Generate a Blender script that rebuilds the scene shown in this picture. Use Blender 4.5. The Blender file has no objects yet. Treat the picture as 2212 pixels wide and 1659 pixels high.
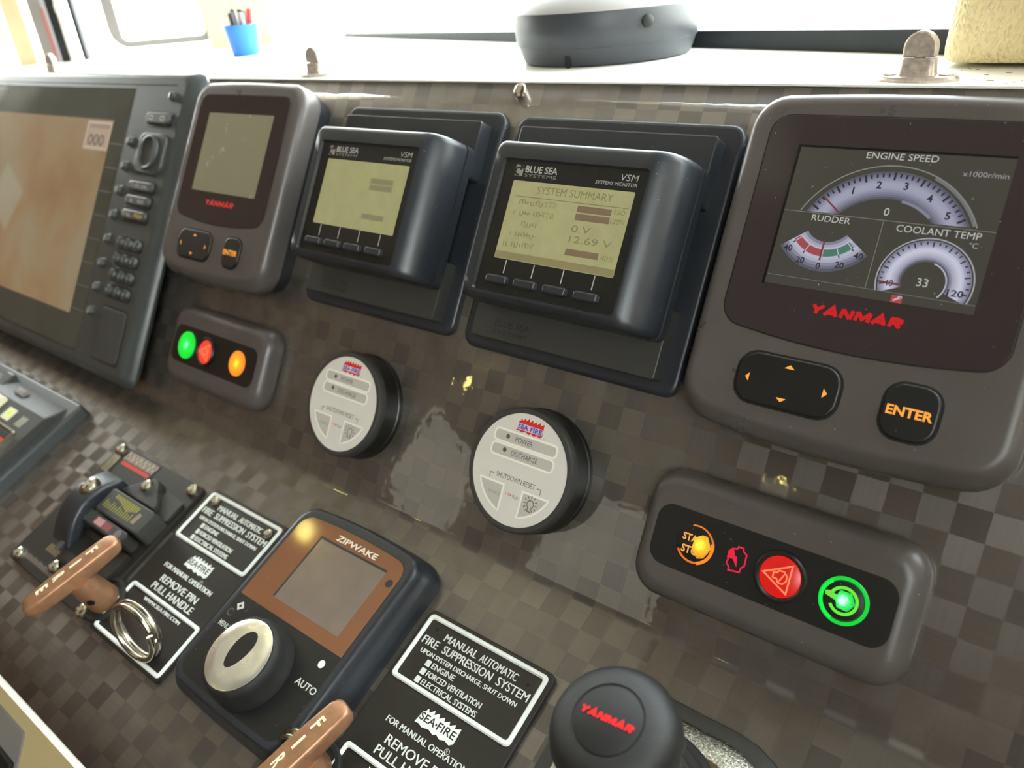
import bpy, math, random
from mathutils import Matrix, Vector
random.seed(7)
SC = bpy.context.scene
COL = SC.collection
DASH_Z = 1.15                      # height of the dashboard top above the cabin floor

# ------------------------------------------------------------------ camera
cam_d = bpy.data.cameras.new('camera')
cam = bpy.data.objects.new('camera', cam_d)
COL.objects.link(cam)
cam.matrix_world = Matrix(((0.782291, -0.230565, 0.578671, 0.131131),
                           (0.617513, 0.409104, -0.671798, -0.419388),
                           (-0.081844, 0.882878, 0.462415, 0.062208 + DASH_Z),
                           (0, 0, 0, 1)))
cam_d.sensor_width = 36.0
cam_d.lens = 36.0 * 1705.0 / 2212.0
cam_d.clip_start = 0.02
cam_d.clip_end = 60
cam_d.dof.use_dof = True
cam_d.dof.focus_distance = 0.40
cam_d.dof.aperture_fstop = 9.0
SC.camera = cam

# ------------------------------------------------------------------ world, lamps, exposure
world = bpy.data.worlds.new('world')
SC.world = world
world.use_nodes = True
wn, wl = world.node_tree.nodes, world.node_tree.links
wn.clear()
w_out = wn.new('ShaderNodeOutputWorld')
w_bg = wn.new('ShaderNodeBackground')
w_tc = wn.new('ShaderNodeTexCoord')
w_sep = wn.new('ShaderNodeSeparateXYZ')
w_ramp = wn.new('ShaderNodeValToRGB')
w_map = wn.new('ShaderNodeMapRange')
w_map.inputs['From Min'].default_value = -1.0
wl.new(w_tc.outputs['Generated'], w_sep.inputs[0])
wl.new(w_sep.outputs['Z'], w_map.inputs['Value'])
wl.new(w_map.outputs[0], w_ramp.inputs[0])
cr = w_ramp.color_ramp
cr.elements[0].position = 0.0
cr.elements[0].color = (0.50, 0.50, 0.44, 1)
cr.elements[1].position = 1.0
cr.elements[1].color = (0.80, 0.90, 1.0, 1)
e = cr.elements.new(0.49); e.color = (0.62, 0.62, 0.56, 1)
e = cr.elements.new(0.53); e.color = (1.0, 0.99, 0.95, 1)
wl.new(w_ramp.outputs[0], w_bg.inputs[0])
w_bg.inputs[1].default_value = 14.0
wl.new(w_bg.outputs[0], w_out.inputs[0])

vs = SC.view_settings
vs.view_transform = 'Standard'
vs.look = 'None'
vs.exposure = 0.28
vs.gamma = 1.0
vs.use_curve_mapping = False
SC.cycles.max_bounces = 10
SC.cycles.diffuse_bounces = 5
SC.cycles.sample_clamp_indirect = 6.0

# ------------------------------------------------------------------ frames
AL = math.radians(31.413)          # upper panel leans back from the vertical
TH = math.radians(37.097)          # lower panel leans further by this
VTOP = 42.443                      # mm, panel top edge in panel coordinates
VH = -248.05                       # mm, bend between the two panels


def frame_u():
    v = Vector((0, math.sin(AL), math.cos(AL)))
    n = Vector((0, -math.cos(AL), math.sin(AL)))
    o = Vector((0, 0, DASH_Z)) - v * VTOP * .001
    return Matrix(((1, v.x, n.x, o.x), (0, v.y, n.y, o.y), (0, v.z, n.z, o.z), (0, 0, 0, 1)))


MU = frame_u()
_vu, _nu = MU.col[1].xyz, MU.col[2].xyz
_vl = _vu * math.cos(TH) - _nu * math.sin(TH)
_nl = _vu * math.sin(TH) + _nu * math.cos(TH)
_ol = MU.col[3].xyz + _vu * VH * .001
ML = Matrix(((1, _vl.x, _nl.x, _ol.x), (0, _vl.y, _nl.y, _ol.y), (0, _vl.z, _nl.z, _ol.z), (0, 0, 0, 1)))
MW = Matrix.Translation((0, 0, DASH_Z))


def lin(c):
    if isinstance(c, str):
        c = tuple(int(c[i:i + 2], 16) for i in (0, 2, 4))
    r = []
    for x in c[:3]:
        x /= 255.0
        r.append(x / 12.92 if x <= .04045 else ((x + .055) / 1.055) ** 2.4)
    return tuple(r)


# ------------------------------------------------------------------ materials
MATS = {}


def mat(name, color=(.5, .5, .5), rough=.5, metal=0.0, spec=.5, coat=0.0, coat_rough=.05, noise=0.0, nscale=60.0,
        bump=0.0, bscale=400.0, dust=0.0, emit=None, estr=1.0, attr=False, attr_emit=0.0, trans=0.0):
    m = bpy.data.materials.new(name)
    m.use_nodes = True
    nt = m.node_tree
    N, L = nt.nodes, nt.links
    b = N['Principled BSDF']
    b.inputs['Base Color'].default_value = (*color, 1)
    b.inputs['Roughness'].default_value = rough
    b.inputs['Metallic'].default_value = metal
    b.inputs['Specular IOR Level'].default_value = spec
    b.inputs['Coat Weight'].default_value = coat
    b.inputs['Coat Roughness'].default_value = coat_rough
    b.inputs['Transmission Weight'].default_value = trans
    tc = N.new('ShaderNodeTexCoord')
    src = None
    if attr:
        a = N.new('ShaderNodeVertexColor')
        a.layer_name = 'Col'
        src = a.outputs['Color']
        if attr_emit:
            L.new(src, b.inputs['Emission Color'])
            b.inputs['Emission Strength'].default_value = attr_emit
            b.inputs['Base Color'].default_value = (.004, .004, .004, 1)
            src = None
        else:
            L.new(src, b.inputs['Base Color'])
    if emit is not None:
        b.inputs['Emission Color'].default_value = (*emit, 1)
        b.inputs['Emission Strength'].default_value = estr
    if noise > 0:
        nz = N.new('ShaderNodeTexNoise')
        nz.inputs['Scale'].default_value = nscale
        nz.inputs['Detail'].default_value = 4
        L.new(tc.outputs['Object'], nz.inputs['Vector'])
        mr = N.new('ShaderNodeMapRange')
        mr.inputs['From Min'].default_value = .3
        mr.inputs['From Max'].default_value = .7
        mr.inputs['To Min'].default_value = 1 - noise
        mr.inputs['To Max'].default_value = 1 + noise
        L.new(nz.outputs['Fac'], mr.inputs['Value'])
        mx = N.new('ShaderNodeVectorMath')
        mx.operation = 'SCALE'
        if src is not None:
            L.new(src, mx.inputs[0])
        else:
            mx.inputs[0].default_value = color
        L.new(mr.outputs[0], mx.inputs['Scale'])
        L.new(mx.outputs[0], b.inputs['Base Color'])
        src = mx.outputs[0]
        rr_ = N.new('ShaderNodeMapRange')
        rr_.inputs['To Min'].default_value = max(0.02, rough - .08)
        rr_.inputs['To Max'].default_value = min(1, rough + .08)
        L.new(nz.outputs['Fac'], rr_.inputs['Value'])
        L.new(rr_.outputs[0], b.inputs['Roughness'])
    if dust > 0:
        nz2 = N.new('ShaderNodeTexVoronoi')
        nz2.inputs['Scale'].default_value = 260
        nz2.inputs['Randomness'].default_value = 1
        wv = N.new('ShaderNodeTexNoise')
        wv.inputs['Scale'].default_value = 500
        vm = N.new('ShaderNodeVectorMath')
        vm.operation = 'MULTIPLY_ADD'
        vm.inputs[1].default_value = (.004, .004, .004)
        L.new(tc.outputs['Object'], wv.inputs['Vector'])
        L.new(wv.outputs['Color'], vm.inputs[0])
        L.new(tc.outputs['Object'], vm.inputs[2])
        L.new(vm.outputs[0], nz2.inputs['Vector'])
        th = N.new('ShaderNodeMapRange')
        th.inputs['From Min'].default_value = .10
        th.inputs['From Max'].default_value = .05
        L.new(nz2.outputs['Distance'], th.inputs['Value'])
        wn2 = N.new('ShaderNodeMapRange')
        wn2.inputs['From Min'].default_value = .62
        wn2.inputs['From Max'].default_value = .8
        sp = N.new('ShaderNodeSeparateColor')
        L.new(nz2.outputs['Color'], sp.inputs[0])
        L.new(sp.outputs[0], wn2.inputs['Value'])
        ml = N.new('ShaderNodeMath')
        ml.operation = 'MULTIPLY'
        L.new(th.outputs[0], ml.inputs[0])
        L.new(wn2.outputs[0], ml.inputs[1])
        m2 = N.new('ShaderNodeMath')
        m2.operation = 'MULTIPLY'
        m2.inputs[1].default_value = dust
        L.new(ml.outputs[0], m2.inputs[0])
        mc = N.new('ShaderNodeMix')
        mc.data_type = 'RGBA'
        L.new(m2.outputs[0], mc.inputs[0])
        if src is not None:
            L.new(src, mc.inputs[6])
        else:
            mc.inputs[6].default_value = (*color, 1)
        mc.inputs[7].default_value = (.5, .5, .47, 1)
        L.new(mc.outputs[2], b.inputs['Base Color'])
    if bump > 0:
        nb = N.new('ShaderNodeTexNoise')
        nb.inputs['Scale'].default_value = bscale
        nb.inputs['Detail'].default_value = 3
        L.new(tc.outputs['Object'], nb.inputs['Vector'])
        bp = N.new('ShaderNodeBump')
        bp.inputs['Strength'].default_value = bump
        bp.inputs['Distance'].default_value = .0006
        L.new(nb.outputs['Fac'], bp.inputs['Height'])
        L.new(bp.outputs[0], b.inputs['Normal'])
    MATS[name] = m
    return m


M = MATS
mat('grey_plastic', lin('56514f'), .30, noise=.05, nscale=40, bump=.12, bscale=2500, dust=.5)
mat('dark_plastic', lin('2b2e33'), .32, noise=.06, nscale=50, bump=.10, bscale=2500, dust=.4)
mat('side_plastic', lin('22252a'), .42, bump=.10, bscale=2500)
mat('plotter_plastic', lin('424647'), .34, noise=.04, nscale=30, bump=.08, bscale=2500)
mat('strip_plastic', lin('3a3a38'), .5, bump=.15, bscale=1800, dust=.2)
mat('black_plastic', lin('1b1b1b'), .35, bump=.06, bscale=2500, dust=.35)
mat('matte_black', lin('141414'), .6)
mat('window_film', lin('3a3334'), .10, spec=.5, dust=.55)
mat('gap_black', (.004, .004, .004), .7)
mat('lcd_yellow', lin('96946f'), .22, noise=.05, nscale=120, emit=lin('86845c'), estr=.30, dust=.4)
mat('lcd_grey', lin('6e6c56'), .25, noise=.03, emit=lin('6e6c56'), estr=.35)
mat('screen', attr=True, attr_emit=.85, rough=.18, dust=0)
mat('screen_bg', lin('2c2b27'), .15, emit=lin('36352f'), estr=.8, dust=.5)
mat('print', attr=True, rough=.5)
mat('glow', attr=True, attr_emit=1.15, rough=.3)
mat('white_face', lin('dcd8d0'), .4, noise=.02)
mat('white_ink', lin('d6d8d0'), .45)
mat('red_ink', lin('d8141f'), .4)
mat('orange_ink', lin('f5a040'), .4, emit=lin('ff9a3a'), estr=.35)
mat('sign_black', lin('24221f'), .45, noise=.08, nscale=60, bump=.05, bscale=1500)
mat('sign_white', lin('eef2ec'), .4, noise=.05, nscale=200)
mat('copper', lin('a87c5c'), .36, metal=.5, noise=.12, nscale=220, bump=.18, bscale=1500)
mat('steel', lin('c8c4b4'), .22, metal=1.0, noise=.08, nscale=200)
mat('worn_steel', lin('b8aca0'), .42, metal=.45, noise=.28, nscale=300, bump=.3, bscale=900)
mat('chrome', lin('d8d4c4'), .12, metal=1.0, noise=.10, nscale=90)
mat('pitted_chrome', lin('a8a698'), .25, metal=1.0, noise=.55, nscale=900, bump=.5, bscale=1600)
mat('brass_cap', lin('ece8d8'), .26, metal=.8, noise=.10, nscale=120)
mat('orange_reflection', lin('7c5238'), .05, noise=.05, nscale=25, dust=.2)  # orange-brown screen reflection, given as a base colour
mat('brown_display', lin('76685e'), .12, noise=.06, nscale=60, dust=.2)
mat('rubber', lin('1c1c1b'), .65, bump=.1, bscale=900)
mat('gasket_rubber', lin('30302c'), .6, bump=.1, bscale=900)
mat('knob_rubber', lin('202020'), .45, bump=.35, bscale=2600, dust=.3)
mat('window_rubber', lin('23282c'), .5, noise=.2, nscale=30)
mat('grey_frame', lin('8a8684'), .5)
mat('white_gelcoat', lin('efeee6'), .35, noise=.02)
mat('cream_paint', lin('d9cba4'), .5, noise=.04)
mat('cabin_cream', lin('c6bdac'), .6, noise=.05, nscale=3)
mat('cabin_ceiling', lin('cdc8bc'), .7)
mat('dimming_panel', lin('4a4038'), .7)
mat('cabin_wood', lin('74523a'), .4, noise=.2, nscale=6)
mat('floor_brown', lin('7a6a52'), .6, noise=.1, nscale=5)
mat('compass_grey', lin('36393f'), .45, noise=.04, nscale=60)
mat('blue_plastic', lin('2272c8'), .3)
mat('pen_black', lin('2a2c33'), .4)
mat('pen_red', lin('c83030'), .4)
mat('lamp_glow', (1, .8, .3), .5, emit=(1.0, .80, .22), estr=28.0)
mat('red_plastic', lin('d0452f'), .35)
mat('green_lens', lin('b0e020'), .3, emit=lin('a8e020'), estr=.7)
mat('cream_lens', lin('e8e2c8'), .35)
mat('plotter_glass', lin('4a504c'), .10, noise=.1, nscale=14)
mat('beige_panel', lin('cdb98a'), .55, noise=.04, nscale=12)


def led_material(name, core, mid, edge, radius_mm, k=1.0):
    """a lit lens: brightest over the diode behind it, fading to the rim"""
    m = bpy.data.materials.new(name)
    m.use_nodes = True
    N, L = m.node_tree.nodes, m.node_tree.links
    b = N['Principled BSDF']
    b.inputs['Base Color'].default_value = (.02, .02, .02, 1)
    b.inputs['Roughness'].default_value = .25
    tc = N.new('ShaderNodeTexCoord')
    nz = N.new('ShaderNodeTexNoise')
    nz.inputs['Scale'].default_value = 900
    L.new(tc.outputs['Object'], nz.inputs['Vector'])
    ln = N.new('ShaderNodeVectorMath')
    ln.operation = 'LENGTH'
    L.new(tc.outputs['Object'], ln.inputs[0])
    ma = N.new('ShaderNodeMath')
    ma.operation = 'MULTIPLY_ADD'
    ma.inputs[1].default_value = radius_mm * .001 * .5
    L.new(nz.outputs['Fac'], ma.inputs[0])
    L.new(ln.outputs['Value'], ma.inputs[2])
    mr = N.new('ShaderNodeMapRange')
    mr.inputs['From Min'].default_value = radius_mm * .001 * .25
    mr.inputs['From Max'].default_value = radius_mm * .001 * 1.25
    L.new(ma.outputs[0], mr.inputs['Value'])
    rp = N.new('ShaderNodeValToRGB')
    rp.color_ramp.elements[0].color = (*core, 1)
    rp.color_ramp.elements[1].color = (*edge, 1)
    el = rp.color_ramp.elements.new(.45)
    el.color = (*mid, 1)
    L.new(mr.outputs[0], rp.inputs[0])
    L.new(rp.outputs[0], b.inputs['Emission Color'])
    b.inputs['Emission Strength'].default_value = k
    MATS[name] = m


led_material('led_amber', (1.2, .85, .05), (.95, .42, .01), (.35, .12, .01), 7, 1.2)
led_material('led_green', (.75, 1.3, 1.2), (.02, .75, .10), (.0, .22, .02), 6, 1.2)
led_material('led_green_disc', (.35, 1.2, .8), (.0, .72, .04), (.0, .60, .02), 9, 1.1)
led_material('led_amber_disc', (1.3, .85, .03), (.95, .36, .01), (.80, .22, .01), 9, 1.1)


def carbon_material():
    m = bpy.data.materials.new('carbon_weave')
    m.use_nodes = True
    N, L = m.node_tree.nodes, m.node_tree.links
    b = N['Principled BSDF']
    uv = N.new('ShaderNodeUVMap')
    uv.uv_map = 'UVMap'
    sc = N.new('ShaderNodeVectorMath')
    sc.operation = 'SCALE'
    sc.inputs['Scale'].default_value = 1 / .0138
    L.new(uv.outputs[0], sc.inputs[0])
    ck = N.new('ShaderNodeTexChecker')
    ck.inputs['Scale'].default_value = 1.0
    ck.inputs['Color1'].default_value = (1, 1, 1, 1)
    ck.inputs['Color2'].default_value = (0, 0, 0, 1)
    off = N.new('ShaderNodeVectorMath')
    off.operation = 'ADD'
    off.inputs[1].default_value = (.013, .017, .5)
    L.new(sc.outputs[0], off.inputs[0])
    L.new(off.outputs[0], ck.inputs['Vector'])
    fl = N.new('ShaderNodeVectorMath')
    fl.operation = 'FLOOR'
    L.new(off.outputs[0], fl.inputs[0])
    wh = N.new('ShaderNodeTexWhiteNoise')
    L.new(fl.outputs[0], wh.inputs['Vector'])
    # fine tow lines, along u in one cell and along v in the next
    sp = N.new('ShaderNodeSeparateXYZ')
    L.new(off.outputs[0], sp.inputs[0])
    pick = N.new('ShaderNodeMix')
    L.new(ck.outputs['Fac'], pick.inputs[0])
    L.new(sp.outputs['X'], pick.inputs[2])
    L.new(sp.outputs['Y'], pick.inputs[3])
    ln = N.new('ShaderNodeTexNoise')
    ln.noise_dimensions = '1D'
    ln.inputs['Scale'].default_value = 7
    ln.inputs['Detail'].default_value = 2
    L.new(pick.outputs[0], ln.inputs['W'])
    # value = base + parity + cell + lines
    def mad(a, k, c):
        n = N.new('ShaderNodeMath')
        n.operation = 'MULTIPLY_ADD'
        L.new(a, n.inputs[0])
        n.inputs[1].default_value = k
        if hasattr(c, 'links'):
            L.new(c, n.inputs[2])
        else:
            n.inputs[2].default_value = c
        return n.outputs[0]
    val = mad(ck.outputs['Fac'], .40, .05)
    val = mad(wh.outputs['Value'], .42, val)
    val = mad(ln.outputs['Fac'], .22, val)
    rp = N.new('ShaderNodeValToRGB')
    rp.color_ramp.elements[0].color = (*lin('4a4642'), 1)
    rp.color_ramp.elements[1].color = (*lin('7c746c'), 1)
    L.new(val, rp.inputs[0])
    # scuffed dull film in patches
    sn = N.new('ShaderNodeTexNoise')
    sn.inputs['Scale'].default_value = 9
    sn.inputs['Detail'].default_value = 5
    L.new(uv.outputs[0], sn.inputs['Vector'])
    sm = N.new('ShaderNodeMapRange')
    sm.inputs['From Min'].default_value = .55
    sm.inputs['From Max'].default_value = .75
    sm.inputs['To Max'].default_value = .35
    L.new(sn.outputs['Fac'], sm.inputs['Value'])
    mx = N.new('ShaderNodeMix')
    mx.data_type = 'RGBA'
    L.new(sm.outputs[0], mx.inputs[0])
    L.new(rp.outputs[0], mx.inputs[6])
    mx.inputs[7].default_value = (*lin('5a554b'), 1)
    L.new(mx.outputs[2], b.inputs['Base Color'])
    b.inputs['Metallic'].default_value = .6
    b.inputs['Anisotropic'].default_value = .7
    an = mad(ck.outputs['Fac'], .25, 0.0)
    L.new(an, b.inputs['Anisotropic Rotation'])
    tg = N.new('ShaderNodeTangent')
    tg.direction_type = 'UV_MAP'
    tg.uv_map = 'UVMap'
    L.new(tg.outputs[0], b.inputs['Tangent'])
    b.inputs['Roughness'].default_value = .42
    b.inputs['Coat Weight'].default_value = 1.0
    cn = N.new('ShaderNodeMapRange')
    cn.inputs['From Min'].default_value = .45
    cn.inputs['To Min'].default_value = .015
    cn.inputs['To Max'].default_value = .15
    L.new(sn.outputs['Fac'], cn.inputs['Value'])
    L.new(cn.outputs[0], b.inputs['Coat Roughness'])
    wv = N.new('ShaderNodeTexNoise')
    wv.inputs['Scale'].default_value = 75
    wv.inputs['Detail'].default_value = 2
    L.new(uv.outputs[0], wv.inputs['Vector'])
    bp = N.new('ShaderNodeBump')
    bp.inputs['Strength'].default_value = .12
    bp.inputs['Distance'].default_value = .0008
    L.new(wv.outputs['Fac'], bp.inputs['Height'])
    L.new(bp.outputs[0], b.inputs['Coat Normal'])
    MATS['carbon_weave'] = m


carbon_material()


def leather_material():
    m = bpy.data.materials.new('leather')
    m.use_nodes = True
    N, L = m.node_tree.nodes, m.node_tree.links
    b = N['Principled BSDF']
    b.inputs['Base Color'].default_value = (*lin('dccb9a'), 1)
    b.inputs['Roughness'].default_value = .45
    tc = N.new('ShaderNodeTexCoord')
    mp = N.new('ShaderNodeMapping')
    mp.inputs['Scale'].default_value = (1, 1, .62)
    L.new(tc.outputs['Object'], mp.inputs[0])
    vo = N.new('ShaderNodeTexVoronoi')
    vo.feature = 'SMOOTH_F1'
    vo.inputs['Smoothness'].default_value = .25
    vo.inputs['Scale'].default_value = 560
    L.new(mp.outputs[0], vo.inputs['Vector'])
    mr = N.new('ShaderNodeMapRange')
    mr.inputs['From Max'].default_value = .7
    mr.inputs['To Min'].default_value = 1
    mr.inputs['To Max'].default_value = 0
    L.new(vo.outputs['Distance'], mr.inputs['Value'])
    bp = N.new('ShaderNodeBump')
    bp.inputs['Strength'].default_value = .9
    bp.inputs['Distance'].default_value = .0012
    L.new(mr.outputs[0], bp.inputs['Height'])
    L.new(bp.outputs[0], b.inputs['Normal'])
    MATS['leather'] = m


leather_material()


def glass_material(name, tint):
    m = bpy.data.materials.new(name)
    m.use_nodes = True
    N, L = m.node_tree.nodes, m.node_tree.links
    N.clear()
    o = N.new('ShaderNodeOutputMaterial')
    t = N.new('ShaderNodeBsdfTransparent')
    t.inputs[0].default_value = (*tint, 1)
    g = N.new('ShaderNodeBsdfGlossy')
    g.inputs['Roughness'].default_value = .02
    lw = N.new('ShaderNodeLayerWeight')
    pw = N.new('ShaderNodeMath')
    pw.operation = 'POWER'
    pw.inputs[1].default_value = 4.0
    L.new(lw.outputs['Facing'], pw.inputs[0])
    fr = N.new('ShaderNodeMath')
    fr.operation = 'MULTIPLY_ADD'
    fr.inputs[1].default_value = .6
    fr.inputs[2].default_value = .03
    L.new(pw.outputs[0], fr.inputs[0])
    mx = N.new('ShaderNodeMixShader')
    L.new(fr.outputs[0], mx.inputs[0])
    L.new(t.outputs[0], mx.inputs[1])
    L.new(g.outputs[0], mx.inputs[2])
    L.new(mx.outputs[0], o.inputs[0])
    MATS[name] = m


glass_material('window_glass', (.96, .98, .97))
glass_material('reflection_dimming_glass', (.34, .33, .30))  # tint added to weaken the reflections of unseen aft windows


def chart_reflection_material():
    """the picture shown on the chart screen: tan cabin reflection painted as glowing colour, with a pale patch"""
    m = bpy.data.materials.new('chart_reflection_paint')
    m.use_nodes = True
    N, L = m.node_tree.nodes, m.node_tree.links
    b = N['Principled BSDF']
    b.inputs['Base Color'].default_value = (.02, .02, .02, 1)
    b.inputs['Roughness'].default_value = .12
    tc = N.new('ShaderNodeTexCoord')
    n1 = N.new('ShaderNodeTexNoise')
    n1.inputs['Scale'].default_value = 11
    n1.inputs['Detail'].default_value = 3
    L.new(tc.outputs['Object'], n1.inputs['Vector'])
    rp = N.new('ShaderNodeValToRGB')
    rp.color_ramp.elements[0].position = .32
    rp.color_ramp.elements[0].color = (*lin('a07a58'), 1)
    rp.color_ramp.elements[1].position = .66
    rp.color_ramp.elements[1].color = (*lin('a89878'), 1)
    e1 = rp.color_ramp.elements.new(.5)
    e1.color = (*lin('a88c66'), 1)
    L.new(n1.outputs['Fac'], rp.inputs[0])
    # pale patch of the painted cabin reflection
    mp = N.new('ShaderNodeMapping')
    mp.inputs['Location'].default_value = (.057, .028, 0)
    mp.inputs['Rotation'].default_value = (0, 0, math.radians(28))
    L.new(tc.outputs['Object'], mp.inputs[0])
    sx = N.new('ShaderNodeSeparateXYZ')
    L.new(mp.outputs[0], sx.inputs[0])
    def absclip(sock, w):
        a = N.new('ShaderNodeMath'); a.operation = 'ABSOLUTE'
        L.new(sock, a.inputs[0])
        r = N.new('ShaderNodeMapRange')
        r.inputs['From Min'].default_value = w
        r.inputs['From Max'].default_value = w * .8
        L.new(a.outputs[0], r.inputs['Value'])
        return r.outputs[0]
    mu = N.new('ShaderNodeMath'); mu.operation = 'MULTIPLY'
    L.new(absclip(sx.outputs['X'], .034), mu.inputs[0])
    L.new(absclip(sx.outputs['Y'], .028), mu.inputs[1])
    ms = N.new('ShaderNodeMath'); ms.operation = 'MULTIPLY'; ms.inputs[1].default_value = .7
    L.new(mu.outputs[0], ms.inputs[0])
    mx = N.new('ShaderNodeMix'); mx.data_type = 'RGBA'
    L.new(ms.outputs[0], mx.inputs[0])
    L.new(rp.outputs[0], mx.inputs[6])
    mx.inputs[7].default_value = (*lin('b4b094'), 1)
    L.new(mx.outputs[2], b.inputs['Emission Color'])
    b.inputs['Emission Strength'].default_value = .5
    MATS['chart_reflection_paint'] = m


chart_reflection_material()


# ------------------------------------------------------------------ outlines (mm)
def RR(x0, x1, y0, y1, r, bt=0.0, bb=0.0, bl=0.0, br=0.0, nc=6, ns=8):
    """rounded rectangle, counter-clockwise; bt/bb/bl/br bulge the sides outwards"""
    cx, cy, hw, hh = (x0 + x1) / 2, (y0 + y1) / 2, (x1 - x0) / 2, (y1 - y0) / 2
    r = max(.05, min(r, hw * .999, hh * .999))
    pts = []
    cs = [(x1 - r, y0 + r, -90), (x1 - r, y1 - r, 0), (x0 + r, y1 - r, 90), (x0 + r, y0 + r, 180)]
    for i, (px, py, a0) in enumerate(cs):
        for k in range(nc + 1):
            a = math.radians(a0 + 90 * k / nc)
            pts.append((px + r * math.cos(a), py + r * math.sin(a)))
        nx, ny, na = cs[(i + 1) % 4]
        a = math.radians(na)
        e1 = (nx + r * math.cos(a), ny + r * math.sin(a))
        s = pts[-1]
        for k in range(1, ns):
            t = k / ns
            pts.append((s[0] + (e1[0] - s[0]) * t, s[1] + (e1[1] - s[1]) * t))
    out = []
    for x, y in pts:
        fx, fy = (x - cx) / hw, (y - cy) / hh
        kx, ky = max(0, 1 - fx * fx), max(0, 1 - fy * fy)
        yy = y + (bt * kx * max(0, fy) if fy > 0 else bb * kx * fy)
        xx = x + (br * ky * max(0, fx) if fx > 0 else bl * ky * fx)
        out.append((xx, yy))
    return out


def CIRC(cx, cy, r, n=40, ry=None):
    ry = r if ry is None else ry
    return [(cx + r * math.cos(2 * math.pi * i / n), cy + ry * math.sin(2 * math.pi * i / n)) for i in range(n)]


def ARC(cx, cy, r, a0, a1, n=24):
    return [(cx + r * math.cos(math.radians(a0 + (a1 - a0) * i / n)), cy + r * math.sin(math.radians(a0 + (a1 - a0) * i / n)))
            for i in range(n + 1)]


def inset(pts, d):
    n = len(pts)
    out = []
    for i in range(n):
        p, q, s = Vector(pts[i - 1]), Vector(pts[i]), Vector(pts[(i + 1) % n])
        a, b = (q - p), (s - q)
        a = a.normalized() if a.length > 1e-6 else b.normalized()
        b = b.normalized() if b.length > 1e-6 else a
        na, nb = Vector((-a.y, a.x)), Vector((-b.y, b.x))
        m = na + nb
        if m.length < 1e-4:
            m = na
        m.normalize()
        k = min(2.0, 1.0 / max(.35, m.dot(na)))
        out.append(tuple(q + m * d * k))
    return out


# ------------------------------------------------------------------ mesh builder (mm)
_TXT = {}


def text_geo(s, bold=0.0, shear=0.0):
    key = (s, bold, shear)
    if key in _TXT:
        return _TXT[key]
    cu = bpy.data.curves.new('lettering', 'FONT')
    cu.body = s
    cu.size = 1.0
    cu.offset = bold
    cu.shear = shear
    cu.resolution_u = 3
    cu.fill_mode = 'FRONT'
    o = bpy.data.objects.new('lettering', cu)
    COL.objects.link(o)
    dg = bpy.context.evaluated_depsgraph_get()
    me = bpy.data.meshes.new_from_object(o.evaluated_get(dg))
    vs_ = [(v.co.x, v.co.y) for v in me.vertices]
    fs = [tuple(p.vertices) for p in me.polygons]
    bpy.data.objects.remove(o)
    bpy.data.curves.remove(cu)
    bpy.data.meshes.remove(me)
    _TXT[key] = (vs_, fs)
    return _TXT[key]


def scribble(b, x0, x1, y, h, z, col, step=1.5, seed=1):
    """a line of print too soft to read: uneven upright ticks"""
    r = random.Random(seed)
    x = x0
    while x < x1:
        if r.random() > .14:
            b.stroke([(x, y + h * r.uniform(0, .25)), (x, y + h * r.uniform(.7, 1))], step * .42, z, col=col)
            if r.random() > .4:
                q = y + h * r.choice((.05, .5, .95))
                b.stroke([(x, q), (x + step * .9, q)], step * .35, z, col=col)
        x += step


def block_word(b, word, x, y, w, h, z, sh=.22, wt=.31):
    """heavy slanted capitals drawn as strokes (Y A N M R only)"""
    G = {'Y': [[(0, 1), (.5, .45), (1, 1)], [(.5, .5), (.5, 0)]],
         'A': [[(0, 0), (.5, 1), (1, 0)], [(.2, .3), (.8, .3)]],
         'N': [[(.08, 0), (.08, 1)], [(.08, 1), (.92, 0)], [(.92, 0), (.92, 1)]],
         'M': [[(.06, 0), (.06, 1)], [(.06, 1), (.5, .25), (.94, 1)], [(.94, 1), (.94, 0)]],
         'R': [[(.1, 0), (.1, 1)], [(.1, .88), (.62, .88), (.88, .76), (.88, .58), (.62, .44), (.1, .44)], [(.5, .44), (.95, 0)]]}
    W = {'Y': .9, 'A': 1.0, 'N': .95, 'M': 1.15, 'R': .95}
    tot = sum(W[c] for c in word) + .30 * (len(word) - 1)
    u = w / tot
    cx = x
    k = 0
    for c in word:
        for pl in G[c]:
            pts = []
            for px, py in pl:
                yy = wt * .5 * h * .8 + py * (h - wt * h * .8)
                pts.append((cx + px * W[c] * u + sh * yy, y + yy))
            b.stroke(pts, wt * h, z + .003 * k)
            k += 1
        cx += (W[c] + .30) * u
    return b


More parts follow.
